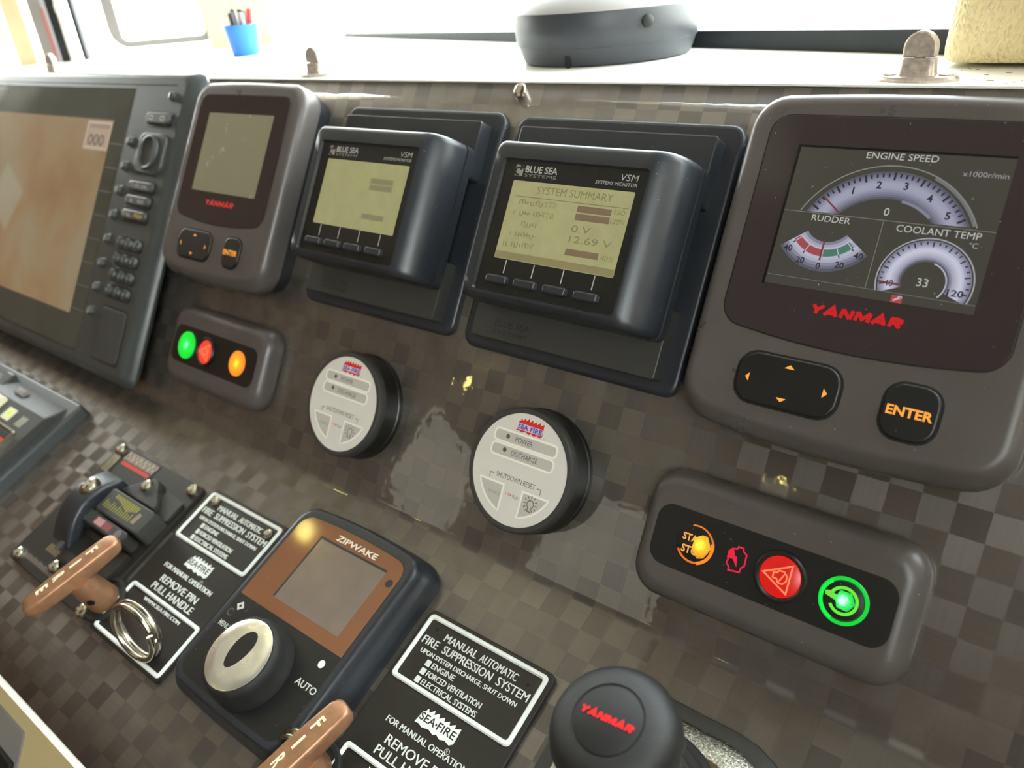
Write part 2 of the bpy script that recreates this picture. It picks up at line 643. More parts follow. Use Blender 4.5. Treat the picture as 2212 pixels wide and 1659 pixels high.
class B:
    def __init__(self):
        self.v, self.f, self.c = [], [], []
        self.uv = None

    def add(self, vs_, fs, col=(.5, .5, .5)):
        o = len(self.v)
        self.v += [tuple(p) for p in vs_]
        for f in fs:
            self.f.append(tuple(i + o for i in f))
            self.c.append(col)
        return self

    def loft(self, rings, cap0=False, cap1=True, col=(.5, .5, .5)):
        n = len(rings[0])
        vs_, fs = [], []
        for r in rings:
            vs_ += r
        for k in range(len(rings) - 1):
            for i in range(n):
                j = (i + 1) % n
                fs.append((k * n + i, k * n + j, (k + 1) * n + j, (k + 1) * n + i))
        if cap0:
            fs.append(tuple(reversed(range(n))))
        if cap1:
            fs.append(tuple(range((len(rings) - 1) * n, len(rings) * n)))
        return self.add(vs_, fs, col)

    def slab(self, pts, z0, z1, bev=0.0, seg=3, bot=False, col=(.5, .5, .5)):
        rings = [[(x, y, z0) for x, y in pts]]
        if bev > 0:
            for k in range(seg + 1):
                a = math.pi / 2 * k / seg
                d, z = bev * (1 - math.cos(a)), z1 - bev + bev * math.sin(a)
                q = inset(pts, d) if d > 1e-6 else pts
                rings.append([(x, y, z) for x, y in q])
        else:
            rings.append([(x, y, z1) for x, y in pts])
        return self.loft(rings, bot, True, col)

    def frame(self, outer, inner, z0, z1, bev=0.0, col=(.5, .5, .5), back=False):
        """raised rim between two outlines with the same number of points"""
        rings = [[(x, y, z0) for x, y in outer]]
        if bev:
            rings.append([(x, y, z1 - bev) for x, y in outer])
            rings.append([(x, y, z1) for x, y in inset(outer, bev)])
            rings.append([(x, y, z1) for x, y in inset(inner, -bev)])
            rings.append([(x, y, z1 - bev) for x, y in inner])
        else:
            rings.append([(x, y, z1) for x, y in outer])
            rings.append([(x, y, z1) for x, y in inner])
        rings.append([(x, y, z0) for x, y in inner])
        if back:
            rings.append(rings[0])
        return self.loft(rings, False, False, col)

    def flat(self, pts, z, col=(.5, .5, .5)):
        return self.add([(x, y, z) for x, y in pts], [tuple(range(len(pts)))], col)

    def band(self, a, b, z, col=(.5, .5, .5)):
        """flat strip between two point rows"""
        n = len(a)
        return self.add([(x, y, z) for x, y in a] + [(x, y, z) for x, y in b],
                        [(i, n + i, n + i + 1, i + 1) for i in range(n - 1)], col)

    def stroke(self, pts, w, z, closed=False, col=(.5, .5, .5), h=0.0):
        n = len(pts)
        L_, R_ = [], []
        for i in range(n):
            q = Vector(pts[i])
            p = Vector(pts[i - 1]) if (i > 0 or closed) else None
            s = Vector(pts[(i + 1) % n]) if (i < n - 1 or closed) else None
            a = (q - p).normalized() if p is not None else (s - q).normalized()
            b = (s - q).normalized() if s is not None else a
            na, nb = Vector((-a.y, a.x)), Vector((-b.y, b.x))
            m = na + nb
            m = na if m.length < 1e-4 else m.normalized()
            k = min(2.0, 1 / max(.35, m.dot(na)))
            L_.append(tuple(q + m * w / 2 * k))
            R_.append(tuple(q - m * w / 2 * k))
        idx = range(n if closed else n - 1)
        if h <= 0:
            return self.add([(x, y, z) for x, y in L_] + [(x, y, z) for x, y in R_],
                            [(n + i, n + (i + 1) % n, (i + 1) % n, i) for i in idx], col)
        vs_ = [(x, y, z) for x, y in L_] + [(x, y, z) for x, y in R_] + \
              [(x, y, z + h) for x, y in L_] + [(x, y, z + h) for x, y in R_]
        fs = []
        for i in idx:
            j = (i + 1) % n
            fs += [(3 * n + i, 3 * n + j, 2 * n + j, 2 * n + i), (2 * n + i, 2 * n + j, j, i), (n + i, n + j, 3 * n + j, 3 * n + i)]
        return self.add(vs_, fs, col)

    def box(self, x0, x1, y0, y1, z0, z1, col=(.5, .5, .5)):
        v = [(x0, y0, z0), (x1, y0, z0), (x1, y1, z0), (x0, y1, z0), (x0, y0, z1), (x1, y0, z1), (x1, y1, z1), (x0, y1, z1)]
        return self.add(v, [(3, 2, 1, 0), (4, 5, 6, 7), (0, 1, 5, 4), (1, 2, 6, 5), (2, 3, 7, 6), (3, 0, 4, 7)], col)

    def lathe(self, prof, cx=0, cy=0, n=48, cap0=False, cap1=True, col=(.5, .5, .5)):
        rings = [[(x, y, z) for x, y in CIRC(cx, cy, r, n)] for r, z in prof]
        return self.loft(rings, cap0, cap1, col)

    def tube(self, pts, r, n=10, closed=False, col=(.5, .5, .5)):
        P = [Vector(p) for p in pts]
        m = len(P)
        rings = []
        up = Vector((0, 0, 1))
        for i in range(m):
            a = P[i] - P[i - 1] if (i > 0 or closed) else P[i + 1] - P[i]
            b = P[(i + 1) % m] - P[i] if (i < m - 1 or closed) else a
            t = (a.normalized() + b.normalized()).normalized()
            u = up - t * up.dot(t)
            if u.length < .05:
                u = Vector((1, 0, 0)) - t * t.x
            u.normalize()
            w = t.cross(u)
            rings.append([tuple(P[i] + (u * math.cos(2 * math.pi * k / n) + w * math.sin(2 * math.pi * k / n)) * r) for k in range(n)])
        if closed:
            rings.append(rings[0])
            return self.loft(rings, False, False, col)
        return self.loft(rings, True, True, col)

    def text(self, s, x, y, h, z, w=None, align='L', bold=0.0, shear=0.0, col=(.5, .5, .5), ext=0.0):
        """letters whose box starts (or is centred) at x, base line y, height h, width w (mm)"""
        vs_, fs = text_geo(s, bold, shear)
        if not vs_:
            return self
        x0, x1 = min(v[0] for v in vs_), max(v[0] for v in vs_)
        y0, y1 = min(v[1] for v in vs_), max(v[1] for v in vs_)
        ky = h / (y1 - y0)
        kx = w / (x1 - x0) if w else ky
        W_ = (x1 - x0) * kx
        ox = x - (W_ / 2 if align == 'C' else W_ if align == 'R' else 0)
        q = [(ox + (a - x0) * kx, y + (b - y0) * ky) for a, b in vs_]
        if ext <= 0:
            return self.add([(a, b, z) for a, b in q], fs, col)
        n = len(q)
        ed = {}
        for f in fs:
            for i in range(len(f)):
                e_ = (f[i], f[(i + 1) % len(f)])
                ed[e_] = 1
        sides = [(a + 0, b + 0, b + n, a + n) for (a, b) in ed if (b, a) not in ed]
        return self.add([(a, b, z) for a, b in q] + [(a, b, z + ext) for a, b in q],
                        [tuple(i + n for i in f) for f in fs] + sides, col)

    def xf(self, m):
        self.v = [tuple(m @ Vector(p)) for p in self.v]
        return self

    def build(self, name, material, parent=None, label=None, kind=None, sharp=38, loc=None):
        """one mesh object; loc (mm) moves the object's own origin there"""
        me = bpy.data.meshes.new(name)
        o3 = Vector(loc) if loc is not None else Vector((0, 0, 0))
        me.from_pydata([tuple((Vector(p) - o3) * .001) for p in self.v], [], self.f)
        mname = material if isinstance(material, str) else material.name
        me.materials.append(MATS[mname])
        if any(nd.type == 'VERTEX_COLOR' for nd in MATS[mname].node_tree.nodes):
            at = me.color_attributes.new('Col', 'FLOAT_COLOR', 'CORNER')
            i = 0
            for p_, c in zip(self.f, self.c):
                for _ in p_:
                    at.data[i].color = (*c, 1)
                    i += 1
        me.polygons.foreach_set('use_smooth', [True] * len(me.polygons))
        me.update()
        me.set_sharp_from_angle(angle=math.radians(sharp))
        me.polygons.foreach_set('use_smooth', [len(f) <= 4 for f in self.f])
        me.update()
        ob = bpy.data.objects.new(name, me)
        COL.objects.link(ob)
        if parent is not None:
            ob.parent = parent
        ob.location = o3 * .001
        if label:
            ob['label'] = label
        if kind:
            ob['kind'] = kind
        return ob


def thing(name, label, cat, base, at=(0, 0, 0), rz=0.0, group=None):
    """an Empty at the thing's base; at (mm) in the frame 'base'"""
    o = bpy.data.objects.new(name, None)
    COL.objects.link(o)
    o.empty_display_size = .02
    lift = Vector((0, 0, .25)) if (base is MU or base is ML) and cat != 'console' else Vector((0, 0, 0))
    o.matrix_world = base @ Matrix.Translation((Vector(at) + lift) * .001) @ Matrix.Rotation(math.radians(rz), 4, 'Z')
    o['label'] = label
    o['category'] = cat
    if group:
        o['group'] = group
    return o


def structure(b, name, material, sharp=38):
    o = b.build(name, material, None, kind='structure', sharp=sharp)
    o.matrix_world = MW
    return o


def add_screw(parent, x, y, z, r, material='steel', cross=True, name='screw', a0=20):
    b = B()
    b.lathe([(r, z - .6), (r, z + .25 * r), (r * .86, z + .5 * r), (r * .5, z + .64 * r)], x, y, 20)
    o = b.build(name, material, parent)
    if cross:
        k = B()
        for a in (a0, a0 + 90):
            c, s = math.cos(math.radians(a)), math.sin(math.radians(a))
            w, l = r * .16, r * .55
            k.flat([(x - l * c + w * s, y - l * s - w * c), (x + l * c + w * s, y + l * s - w * c),
                    (x + l * c - w * s, y + l * s + w * c), (x - l * c - w * s, y - l * s + w * c)], z + .665 * r + .04)
        k.build('screw_slot', 'worn_steel', o)
    return o


# ------------------------------------------------------------------ cabin shell (mm, dash corner as origin)
A0 = Vector((-790, 370))                       # where the two front walls meet at the bow
DR = Vector((.9537, -.3009))                   # run of the front wall to starboard
DL = Vector((-.813, -.582))                    # run of the front wall to port
FLOOR, CEIL = -DASH_Z * 1000, 900


def wall_pt(d, t, out=0.0):
    nrm = Vector((-d.y, d.x)) if d is DR else Vector((d.y, -d.x))
    q = A0 + d * t + nrm * out
    return (q.x, q.y)


def wall_box(b, d, t0, t1, z0, z1, o0=0.0, o1=40.0):
    q = [wall_pt(d, t0, o0), wall_pt(d, t1, o0), wall_pt(d, t1, o1), wall_pt(d, t0, o1)]
    if d is DL:
        q = q[::-1]
    b.loft([[(x, y, z0) for x, y in q], [(x, y, z1) for x, y in q]], True, True)
    return b


TR, TL_ = 1250, 1360                           # wall lengths
b = B()
b.box(-2000, 420, -2700, 420, FLOOR - 30, FLOOR)
structure(b, 'floor', 'floor_brown')
b = B()
b.box(-2000, 420, -2700, 420, CEIL, CEIL + 30)
structure(b, 'ceiling', 'cabin_ceiling')
b = B()                                         # unseen dark ceiling panels, added to dim reflections in the carbon sheet
b.box(-950, 420, -2700, -930, CEIL - 12, CEIL)
b.box(-430, 420, -930, -40, CEIL - 12, CEIL)
structure(b, 'dimming_ceiling_panel', 'dimming_panel')
b = B()
wall_box(b, DR, 0, TR, FLOOR, -24)
wall_box(b, DR, 0, TR, 560, CEIL)
structure(b, 'wall_front_right', 'cabin_cream')
b = B()
wall_box(b, DL, 0, TL_, FLOOR, -24)
wall_box(b, DL, 0, TL_, 560, CEIL)
wall_box(b, DL, 960, TL_, -24, 560)
wall_box(b, DL, 478, 960, 300, 560)  # unseen infill, shaped to keep sky reflections off the panels
structure(b, 'wall_front_left', 'cabin_cream')
b = B()                                         # starboard wall with a long side window
b.box(402, 440, -2700, 0, FLOOR, 60)
b.box(402, 440, -2700, 0, 560, CEIL)
for y0, y1 in ((-2700, -1120), (-560, 0)):
    b.box(402, 440, y0, y1, 60, 560)
structure(b, 'wall_right', 'cabin_cream')
b = B()                                         # port wall with a small window far aft
b.box(-1940, -1900, -2700, -425, FLOOR, 330)
b.box(-1940, -1900, -2700, -425, 660, CEIL)
for y0, y1 in ((-2700, -2480), (-1950, -425)):
    b.box(-1940, -1900, y0, y1, 330, 660)
structure(b, 'wall_left', 'cabin_wood')
b = B()                                         # aft wall of wood with one window to port
b.box(-2000, 440, -2740, -2700, FLOOR, 420)
b.box(-2000, 440, -2740, -2700, 840, CEIL)
for x0, x1 in ((-2000, -1660), (-1040, 440)):
    b.box(x0, x1, -2740, -2700, 420, 840)
structure(b, 'wall_back', 'cabin_wood')

# corner post at the port end of the bow glass
b = B()
wall_box(b, DL, 101, 191, -20, 560, -8, 50)
structure(b, 'trim_1', 'cream_paint')
b = B()
wall_box(b, DL, 446, 472, -20, 560, -8, 30)
structure(b, 'trim_2', 'cream_paint')


def window(name, d, t0, t1, z0, z1, w_side, w_bot, material, rubber_t=9, r=28):
    """rubber-framed window lying in a front wall"""
    o = bpy.data.objects.new(name, None)
    COL.objects.link(o)
    o['kind'] = 'structure'
    ax = Vector((d.x, d.y, 0))
    nn = Vector((-d.y, d.x, 0)) if d is DR else Vector((d.y, -d.x, 0))
    mm = Matrix(((ax.x, 0, nn.x, A0.x * .001), (ax.y, 0, nn.y, A0.y * .001), (0, 1, 0, DASH_Z), (0, 0, 0, 1)))
    o.matrix_world = mm
    b = B()
    b.frame(RR(t0, t1, z0, z1, r), RR(t0 + w_side, t1 - w_side, z0 + w_bot, z1 - w_bot, max(3, r - w_side)), -4, rubber_t, 1.5, back=True)
    b.build('rubber_frame', material, o)
    b = B()
    b.slab(RR(t0 + 2, t1 - 2, z0 + 2, z1 - 2, max(2, r - 2)), 10, 13, bot=True)
    b.build('pane', 'window_glass', o)
    return o


w1 = window('window_1', DR, -2, TR - 30, -12, 570, 2, 3, 'white_gelcoat', 6, 2)
b = B()                                         # dark rubber strip along the foot of the glass, thicker to starboard
b.loft([[(t_, z0, -5), (t_, z0, 8), (t_, z1, 8), (t_, z1 + .8, 4), (t_, z1, -5)] for t_, z0, z1 in ((3, -3, 4.2), (5, -3, 5), (420, -5, 9.5), (900, -7, 13.6), (TR - 30, -8, 16))], True, True)
b.build('foot_strip', 'window_rubber', w1)
window('window_2', DL, 178, 333, 10, 300, 17, 9, 'grey_frame', 9, 26)
window('bright_wall_pane', DL, 3, 99, -10, 558, 1.5, 1.5, 'white_gelcoat', 2, 3)  # open pane added to stand for a sunlit white wall
window('window_4', DL, 480, 960, -10, 302, 16, 14, 'white_gelcoat', 9, 12)
for nm, x, y0, y1, z0, z1 in (('window_6', 420, -1120, -560, 60, 560), ('window_5', -1920, -2480, -1950, 330, 660), ('window_7', None, -1660, -1040, 420, 840)):
    o = bpy.data.objects.new(nm, None)
    COL.objects.link(o)
    o['kind'] = 'structure'
    o.matrix_world = MW
    b = B()
    if x is None:
        b.box(y0, y1, -2723, -2717, z0, z1)
    else:
        b.box(x - 3, x + 3, y0, y1, z0, z1)
    b.build('pane', 'window_glass' if nm == 'window_6' else 'reflection_dimming_glass', o)

# ------------------------------------------------------------------ dashboard top
dash = thing('dashboard_top', 'white glossy dashboard top running from black panel to the bow windows', 'dashboard', MW)
b = B()
q = [(-1330, -.8), (395, -.8), (395, 30), (-790, 402), (-1330, 12)]
b.slab(q, -1.2, 0, .5, 2, bot=True)
q = [(-1330, 6), (395, 6), (395, 30), (-790, 402), (-1330, 12)]
b.slab(q, -22, -1.2, 0, bot=True)
b.build('top_board', 'white_gelcoat', dash)
# salt and rust dirt left around the foot of the cushion
b = B()
rnd = random.Random(3)
for i in range(60):
    x = rnd.gauss(70, 28)
    y = rnd.gauss(46, 16)
    if y < 3 or x < 40 or x > 200:
        continue
    s = rnd.uniform(.3, 1.6)
    b.flat([(x + s * math.cos(k * 1.05 + .3) * rnd.uniform(.6, 1.3), y + s * math.sin(k * 1.05 + .3) * rnd.uniform(.6, 1.3)) for k in range(6)],
           .06, lin(rnd.choice(['6a4a26', '8a6a38', '4a3420'])))
b.build('dirt_specks', 'print', dash, kind='stuff')

# ------------------------------------------------------------------ instrument console: one bent carbon sheet
console = thing('instrument_console', 'black carbon weave instrument panel bent once along its length', 'console', MU)
U0, U1 = -1290, 372
prof = []                                       # (v, n, arc length, normal dir)
RB = 11.0                                       # bend radius
tl = RB * math.tan(TH / 2)
prof.append((VTOP - 1.9, 0.0))
for k in range(1, 9):
    prof.append((VTOP + (VH + tl - VTOP) * k / 8, 0.0))
cv, cn = VH + tl, RB
for k in range(1, 9):
    a = TH * k / 8
    prof.append((cv - RB * math.sin(a), cn - RB * math.cos(a)))
sd = (-math.cos(TH), math.sin(TH))
last = prof[-1]
LOW = 219.0
for k in range(1, 7):
    t = (LOW - tl) * k / 6
    prof.append((last[0] + sd[0] * t, last[1] + sd[1] * t))
nu = 24
vs_, fs_, uvs = [], [], []
s = 0.0
arc = [0.0]
for a, c in zip(prof, prof[1:]):
    s += math.hypot(c[0] - a[0], c[1] - a[1])
    arc.append(s)
for (v, n), s in zip(prof, arc):
    for i in range(nu + 1):
        u = U0 + (U1 - U0) * i / nu
        vs_.append((u, v, n))
        uvs.append((u * .001, -s * .001))
w = nu + 1
for j in range(len(prof) - 1):
    for i in range(nu):
        fs_.append((j * w + i, (j + 1) * w + i, (j + 1) * w + i + 1, j * w + i + 1))
b = B()
b.add(vs_, fs_)
sheet = b.build('carbon_sheet', 'carbon_weave', console, sharp=60)
uvl = sheet.data.uv_layers.new(name='UVMap')
for lp in sheet.data.loops:
    uvl.data[lp.index].uv = uvs[lp.vertex_index]
md = sheet.modifiers.new('thickness', 'SOLIDIFY')
md.thickness = .0035
md.offset = -1
# pale edge strip along the bottom of the sheet
b = B()
pts0 = [(-1290, -219), (372, -219), (372, -223.2), (-1290, -223.2)]
b.loft([[(x, y, -4) for x, y in reversed(pts0)], [(x, y, -.4) for x, y in reversed(pts0)]], True, True)
es = b.build('edge_strip', 'white_gelcoat', console, label='pale strip under the lower edge of the sheet')
es.matrix_world = ML
add_screw(console, -196.8, 35.6, 0, 4.9, 'steel', a0=35)

# cream fascia below the console edge, with a black strap hanging on it
fas = thing('console_fascia', 'cream painted fascia board under the lower edge of the console', 'panel', ML, (0, -224, -3))
b = B()
b.slab(RR(-1290, 372, -420, 0, 3), -22, -1, 1.5, 2, bot=True)
fas.matrix_world = ML @ Matrix.Translation((0, -.2235, -.003)) @ Matrix.Rotation(math.radians(38), 4, 'X')
b.build('board', 'beige_panel', fas)
st = thing('black_strap', 'black strap end with its grey shadow painted on the cream fascia', 'strap', fas.matrix_world.copy(), (0, 0, -1))
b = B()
b.slab(RR(-425, -353.5, -47, -12, 2), 0, 1.2, .4, 2)  # shadow beside the strap, painted as a thin grey slab
b.build('painted_shadow', 'grey_frame', st)
b = B()
b.slab(RR(-425, -357, -44, -34, 1.5), 1.2, 4.2, 1, 2)
b.build('strap', 'matte_black', st)

# ------------------------------------------------------------------ ceiling lamps that glint in the panels
for i, (x, y, z, lab) in enumerate(((-1385, -345, CEIL, 'round amber ceiling lamp over the port side of the bow'),
                                 (-740, -190, CEIL, 'round amber ceiling lamp over the middle of the console'),
                                 (-610, -2150, CEIL - 12, 'round amber ceiling lamp near the aft doorway'),
                                 (-1898, -2012, 822, 'round amber lamp on the port wall far aft'))):
    lp = thing('ceiling_lamp', lab, 'lamp', MW, (x, y, z), group='amber ceiling lamps')
    if i == 3:
        lp.matrix_world = MW @ Matrix.Translation((x * .001, y * .001, z * .001)) @ Matrix.Rotation(math.radians(-90), 4, 'Y')
    b = B()
    b.lathe([(38, 0), (38, -6), (34, -10), (27, -10)], cap1=False)
    b.build('bezel', 'chrome', lp)
    b = B()
    b.lathe([(27, -9), (20, -11), (10, -12), (.5, -12.4)])
    b.build('lens', 'lamp_glow', lp)
# ------------------------------------------------------------------ engine display (two of them)
SCR = dict(line=lin('80807a'), txt=lin('b4b4b0'), hi=lin('9a9aae'), mid=lin('7c7c90'), low=lin('565662'), ink=lin('2c2c34'),
           red=lin('9a4650'), dred=lin('6e3a3a'), green=lin('4a7462'), white=lin('b4b4c4'))


def ring_steps(b, cx, cy, r0, r1, a0, a1, cols, z, n=30):
    m = len(cols)
    for i, c in enumerate(cols):
        ra, rb = r0 + (r1 - r0) * i / m, r0 + (r1 - r0) * (i + 1) / m
        b.band(ARC(cx, cy, ra, a0, a1, n), ARC(cx, cy, rb, a0, a1, n), z, c)


def mixc(a, b_, t):
    return tuple(x + (y - x) * t for x, y in zip(a, b_))


def ramp(cs, n):
    out = []
    for i in range(n):
        t = i / (n - 1) * (len(cs) - 1)
        k = min(int(t), len(cs) - 2)
        out.append(mixc(cs[k], cs[k + 1], t - k))
    return out


def clip_band(b, cx, cy, r0, r1, a0, a1, ymin, cols, z, n=60):
    """annulus segment cut off below ymin (flat bottom edge)"""
    m = len(cols)
    for i, c in enumerate(cols):
        ra, rb = r0 + (r1 - r0) * i / m, r0 + (r1 - r0) * (i + 1) / m
        A_, B_ = [], []
        for k in range(n + 1):
            a = math.radians(a0 + (a1 - a0) * k / n)
            pa = (cx + ra * math.cos(a), cy + ra * math.sin(a))
            pb = (cx + rb * math.cos(a), cy + rb * math.sin(a))
            A_.append((pa[0], max(pa[1], ymin)))
            B_.append((pb[0], max(pb[1], ymin)))
        b.band(A_, B_, z, c)


def engine_display(u, v, label, lit):
    t = thing('engine_display', label, 'display', MU, (u, v, 0), group='grey engine displays')
    oc = dict(bt=2.2, bb=5.0)
    # dark rear housing
    b = B()
    r0 = RR(-25, 111.4, -127, 22, 14, **oc)
    b.loft([[(x, y, 0) for x, y in r0], [(x, y, 12.5) for x, y in RR(-28, 114.4, -130, 24, 15, **oc)]], False, True)
    b.build('rear_housing', 'side_plastic', t)
    # grey front cover with a chamfered chin
    b = B()
    prof = [(0, -131, 24.8, 12.6), (-.2, -131.5, 25.2, 19), (-.2, -131, 25.2, 23.4), (.3, -129.2, 24.9, 25.4), (1.2, -127.4, 24.2, 27.2), (2.3, -126, 23.0, 28.5), (3.8, -124.6, 21.4, 29.4), (5.4, -123.2, 19.8, 29.9), (7, -122.2, 18.4, 30)]
    b.loft([[(x, y, z) for x, y in RR(-28.6 + d, 115 - d, y0, y1, 16.5 - d, **oc)] for d, y0, y1, z in prof])
    b.build('front_cover', 'grey_plastic', t)
    # smoked window
    b = B()
    b.slab(RR(-16.4, 102.8, -84, 14.5, 8.5, bt=.4, bb=5.2, ns=12), 29.6, 30.35, .25, 2)
    win = b.build('display_window', 'window_film', t)
    b = B()
    b.frame(RR(-16.9, 103.3, -84.5, 15.0, 9, bt=.4, bb=5.2, ns=12), RR(-16.4, 102.8, -84, 14.5, 8.5, bt=.4, bb=5.2, ns=12), 29.8, 30.12)
    b.build('window_groove', 'gap_black', win)
    b = B()
    b.flat(RR(0, 86.4, -64, 0, .6), 30.42)
    lcd = b.build('lcd', 'screen_bg' if lit else 'lcd_grey', t)
    if lit:
        b = B()
        z = 30.46
        S = SCR
        b.stroke([(-.7, .4), (-.7, -64.5)], 1.1, z, col=(.004, .004, .005))  # recess shadow at the lcd edges, painted as dark strokes
        b.stroke([(-1.2, .5), (86.4, .5)], 1.0, z, col=(.004, .004, .006))
        # engine speed
        cx, cy = 43.3, -45.5
        a_l, a_r = 155, 25
        cols = ramp([S['low'], S['mid'], S['hi'], S['hi'], S['mid'], S['low']], 12)
        clip_band(b, cx, cy, 25.0, 37.0, 154, 26, -29.2, cols, z)
        b.stroke(ARC(cx, cy, 39.4, 155.5, 24.5, 60), .5, z + .02, col=S['line'])
        b.band(ARC(cx, cy, 39.2, 66, 26, 30), ARC(cx, cy, 38.0, 66, 26, 30), z, mixc(S['line'], S['low'], .5))
        clip_band(b, cx + 1, cy, 24.2, 25.4, 80, 48, -29.2, [S['mid']], z + .03, 20)
        for i in range(31):
            a = math.radians(148 - 116 * i / 30)
            big = i % 5 == 0
            ra = 36.6 if big else 36.2
            rb = 33.2 if big else 34.4
            b.stroke([(cx + ra * math.cos(a), cy + ra * math.sin(a)), (cx + rb * math.cos(a), cy + rb * math.sin(a))], .9 if big else .75, z + .03, col=S['ink'])
        for s, x, y in (('1', 27.8, -18.2), ('2', 37.8, -14.8), ('3', 48.7, -14.5), ('4', 59.0, -18.8), ('5', 67.4, -25.4)):
            b.text(s, x, y - 1.6, 3.3, z + .03, align='C', bold=.03, col=S['ink'])
        b.stroke([(15.6, -21.5), (24.6, -28.8)], .75, z + .05, col=S['dred'])
        b.text('ENGINE SPEED', 29.4, -3.5, 2.9, z, 28.9, col=S['txt'])
        b.text('x1000r/min', 68.6, -8.4, 2.2, z, 16.6, col=mixc(S['txt'], S['low'], .45))
        b.text('0', 43.8, -27.8, 3.4, z + .04, align='C', col=S['txt'])
        b.stroke([(0.3, -29.6), (86.2, -30.1)], .22, z + .02, col=S['line'])
        b.stroke([(43.6, -30.1), (43.6, -59.9)], .22, z + .02, col=S['line'])
        b.stroke([(0.3, -59.8), (43.6, -59.9), (86.2, -60.2)], .22, z + .02, col=mixc(S['line'], S['low'], .5))
        # rudder
        b.text('RUDDER', 13.3, -33.2, 2.7, z, 16.8, col=S['txt'])
        cx, cy = 21.8, -31.6
        ring_steps(b, cx, cy, 10.6, 24.0, 217, 323, ramp([S['mid'], S['white'], S['hi'], S['white'], S['mid'], S['low']], 10), z, 36)
        ring_steps(b, cx, cy, 14.0, 17.2, 219, 268, [S['red']], z + .02, 16)
        ring_steps(b, cx, cy, 14.0, 17.2, 272, 318, [S['green']], z + .02, 16)
        for a in (222, 244, 295, 315):
            c, s = math.cos(math.radians(a)), math.sin(math.radians(a))
            b.stroke([(cx + 14 * c, cy + 14 * s), (cx + 17.2 * c, cy + 17.2 * s)], .4, z + .03, col=S['white'])
            b.stroke([(cx + 17.2 * c, cy + 17.2 * s), (cx + 18.6 * c, cy + 18.6 * s)], .5, z + .03, col=S['ink'])
        b.stroke([(cx - .2, cy - 10.0), (cx - .2, cy - 19.0)], .8, z + .05, col=S['dred'])
        for s, x, y in (('40', 6.4, -46.8), ('20', 13.2, -51.6), ('0', 21.6, -53.2), ('20', 30.6, -51.6), ('40', 37.4, -46.6)):
            b.text(s, x, y - 1.4, 2.9, z + .05, align='C', bold=.022, col=S['ink'])
        # coolant temperature
        b.text('COOLANT TEMP', 49.4, -33.9, 2.9, z, 32.2, col=S['txt'])
        b.text('\u00b0C', 78.0, -37.4, 2.3, z, 3.2, col=mixc(S['txt'], S['low'], .3))
        cx, cy = 65.3, -53.8
        cols = ramp([S['low'], S['hi'], S['white'], lin('c4c4d8'), S['hi'], S['mid']], 10)
        clip_band(b, cx, cy, 8.6, 17.6, 202, -22, -60.0, cols, z, 70)
        b.stroke([(max(46, x), max(-60.1, y)) for x, y in ARC(cx, cy, 18.5, 199, -19.5, 60)], .5, z + .02, col=mixc(S['white'], S['line'], .4))
        b.band(ARC(cx, cy, 8.7, 75, -40, 24), ARC(cx, cy, 8.2, 75, -40, 24), z + .03, S['white'])
        for i in range(25):
            a = math.radians(190 - 200 * i / 24)
            rb = 15.0 if i % 3 == 0 else 15.9
            b.stroke([(cx + 17.2 * math.cos(a), cy + 17.2 * math.sin(a)), (cx + rb * math.cos(a), cy + rb * math.sin(a))], .6, z + .03, col=S['ink'])
        b.text('33', cx - .3, -55.7, 3.5, z + .04, align='C', col=S['txt'])
        b.text('40', 52.2, -57.4, 2.7, z + .03, align='C', bold=.02, col=S['ink'])
        b.stroke([(47.8, -55.9), (56.6, -56.2)], .8, z + .05, col=S['dred'])
        b.text('120', 77.9, -57.9, 2.8, z + .06, 6.2, align='C', bold=.025, col=S['ink'])
        # service spanner
        b.flat([(54.8, -64), (59.2, -64), (59.2, -60.8), (54.8, -60.8)], z + .04, lin('a84640'))
        b.stroke([(55.8, -63.2), (58.0, -61.6)], .7, z + .05, col=S['white'])
        b.stroke(ARC(58.1, -61.6, .6, -30, 280, 10), .45, z + .05, col=S['white'])
        b.build('gauge_picture', 'screen', lcd, label='dim picture of engine speed, rudder and coolant gauges')
    b = B()
    block_word(b, 'YANMAR', 23.6, -74.9, 37.6, 5.2, 30.45)
    b.build('maker_lettering', 'red_ink', t, label='red slanted lettering')
    # keys
    b = B()
    b.slab(RR(-2.1, 46.3, -120.5, -95.2, 9.4), 29.2, 30.10)
    b.slab(RR(62.0, 85.8, -120.6, -95.2, 8.6), 29.2, 30.10)
    b.build('key_gap', 'gap_black', t)
    b = B()
    b.slab(RR(-1.2, 45.4, -119.6, -96.1, 8.8), 29.5, 31.4, 1.1, 3)
    pad = b.build('arrow_pad', 'black_plastic', t)
    for pts in ([(19.8, -101.0), (24.4, -101.0), (22.1, -99.2)], [(5.0, -110.3), (5.0, -106.3), (3.2, -108.3)],
                [(19.4, -114.6), (24.0, -114.6), (21.7, -116.4)], [(38.6, -110.2), (38.6, -106.0), (40.6, -108.1)]):
        b = B()
        b.flat(pts if pts[0][1] != -114.6 else pts[::-1], 31.46)
        b.build('arrow_mark', 'orange_ink', pad)
    b = B()
    b.slab(RR(62.9, 84.9, -119.7, -96.1, 7.8), 29.5, 31.4, 1.1, 3)
    ek = b.build('enter_key', 'black_plastic', t)
    b = B()
    b.text('ENTER', 64.9, -110.0, 4.1, 31.46, 18.0, bold=.03)
    b.build('key_lettering', 'orange_ink', ek, label='orange lit ENTER lettering')
    return t


engine_display(-485.7, .6, 'smaller looking grey engine display with blank screen, beside the chart plotter', False)
engine_display(0, 0, 'large grey engine display showing engine speed, rudder and coolant gauges', True)


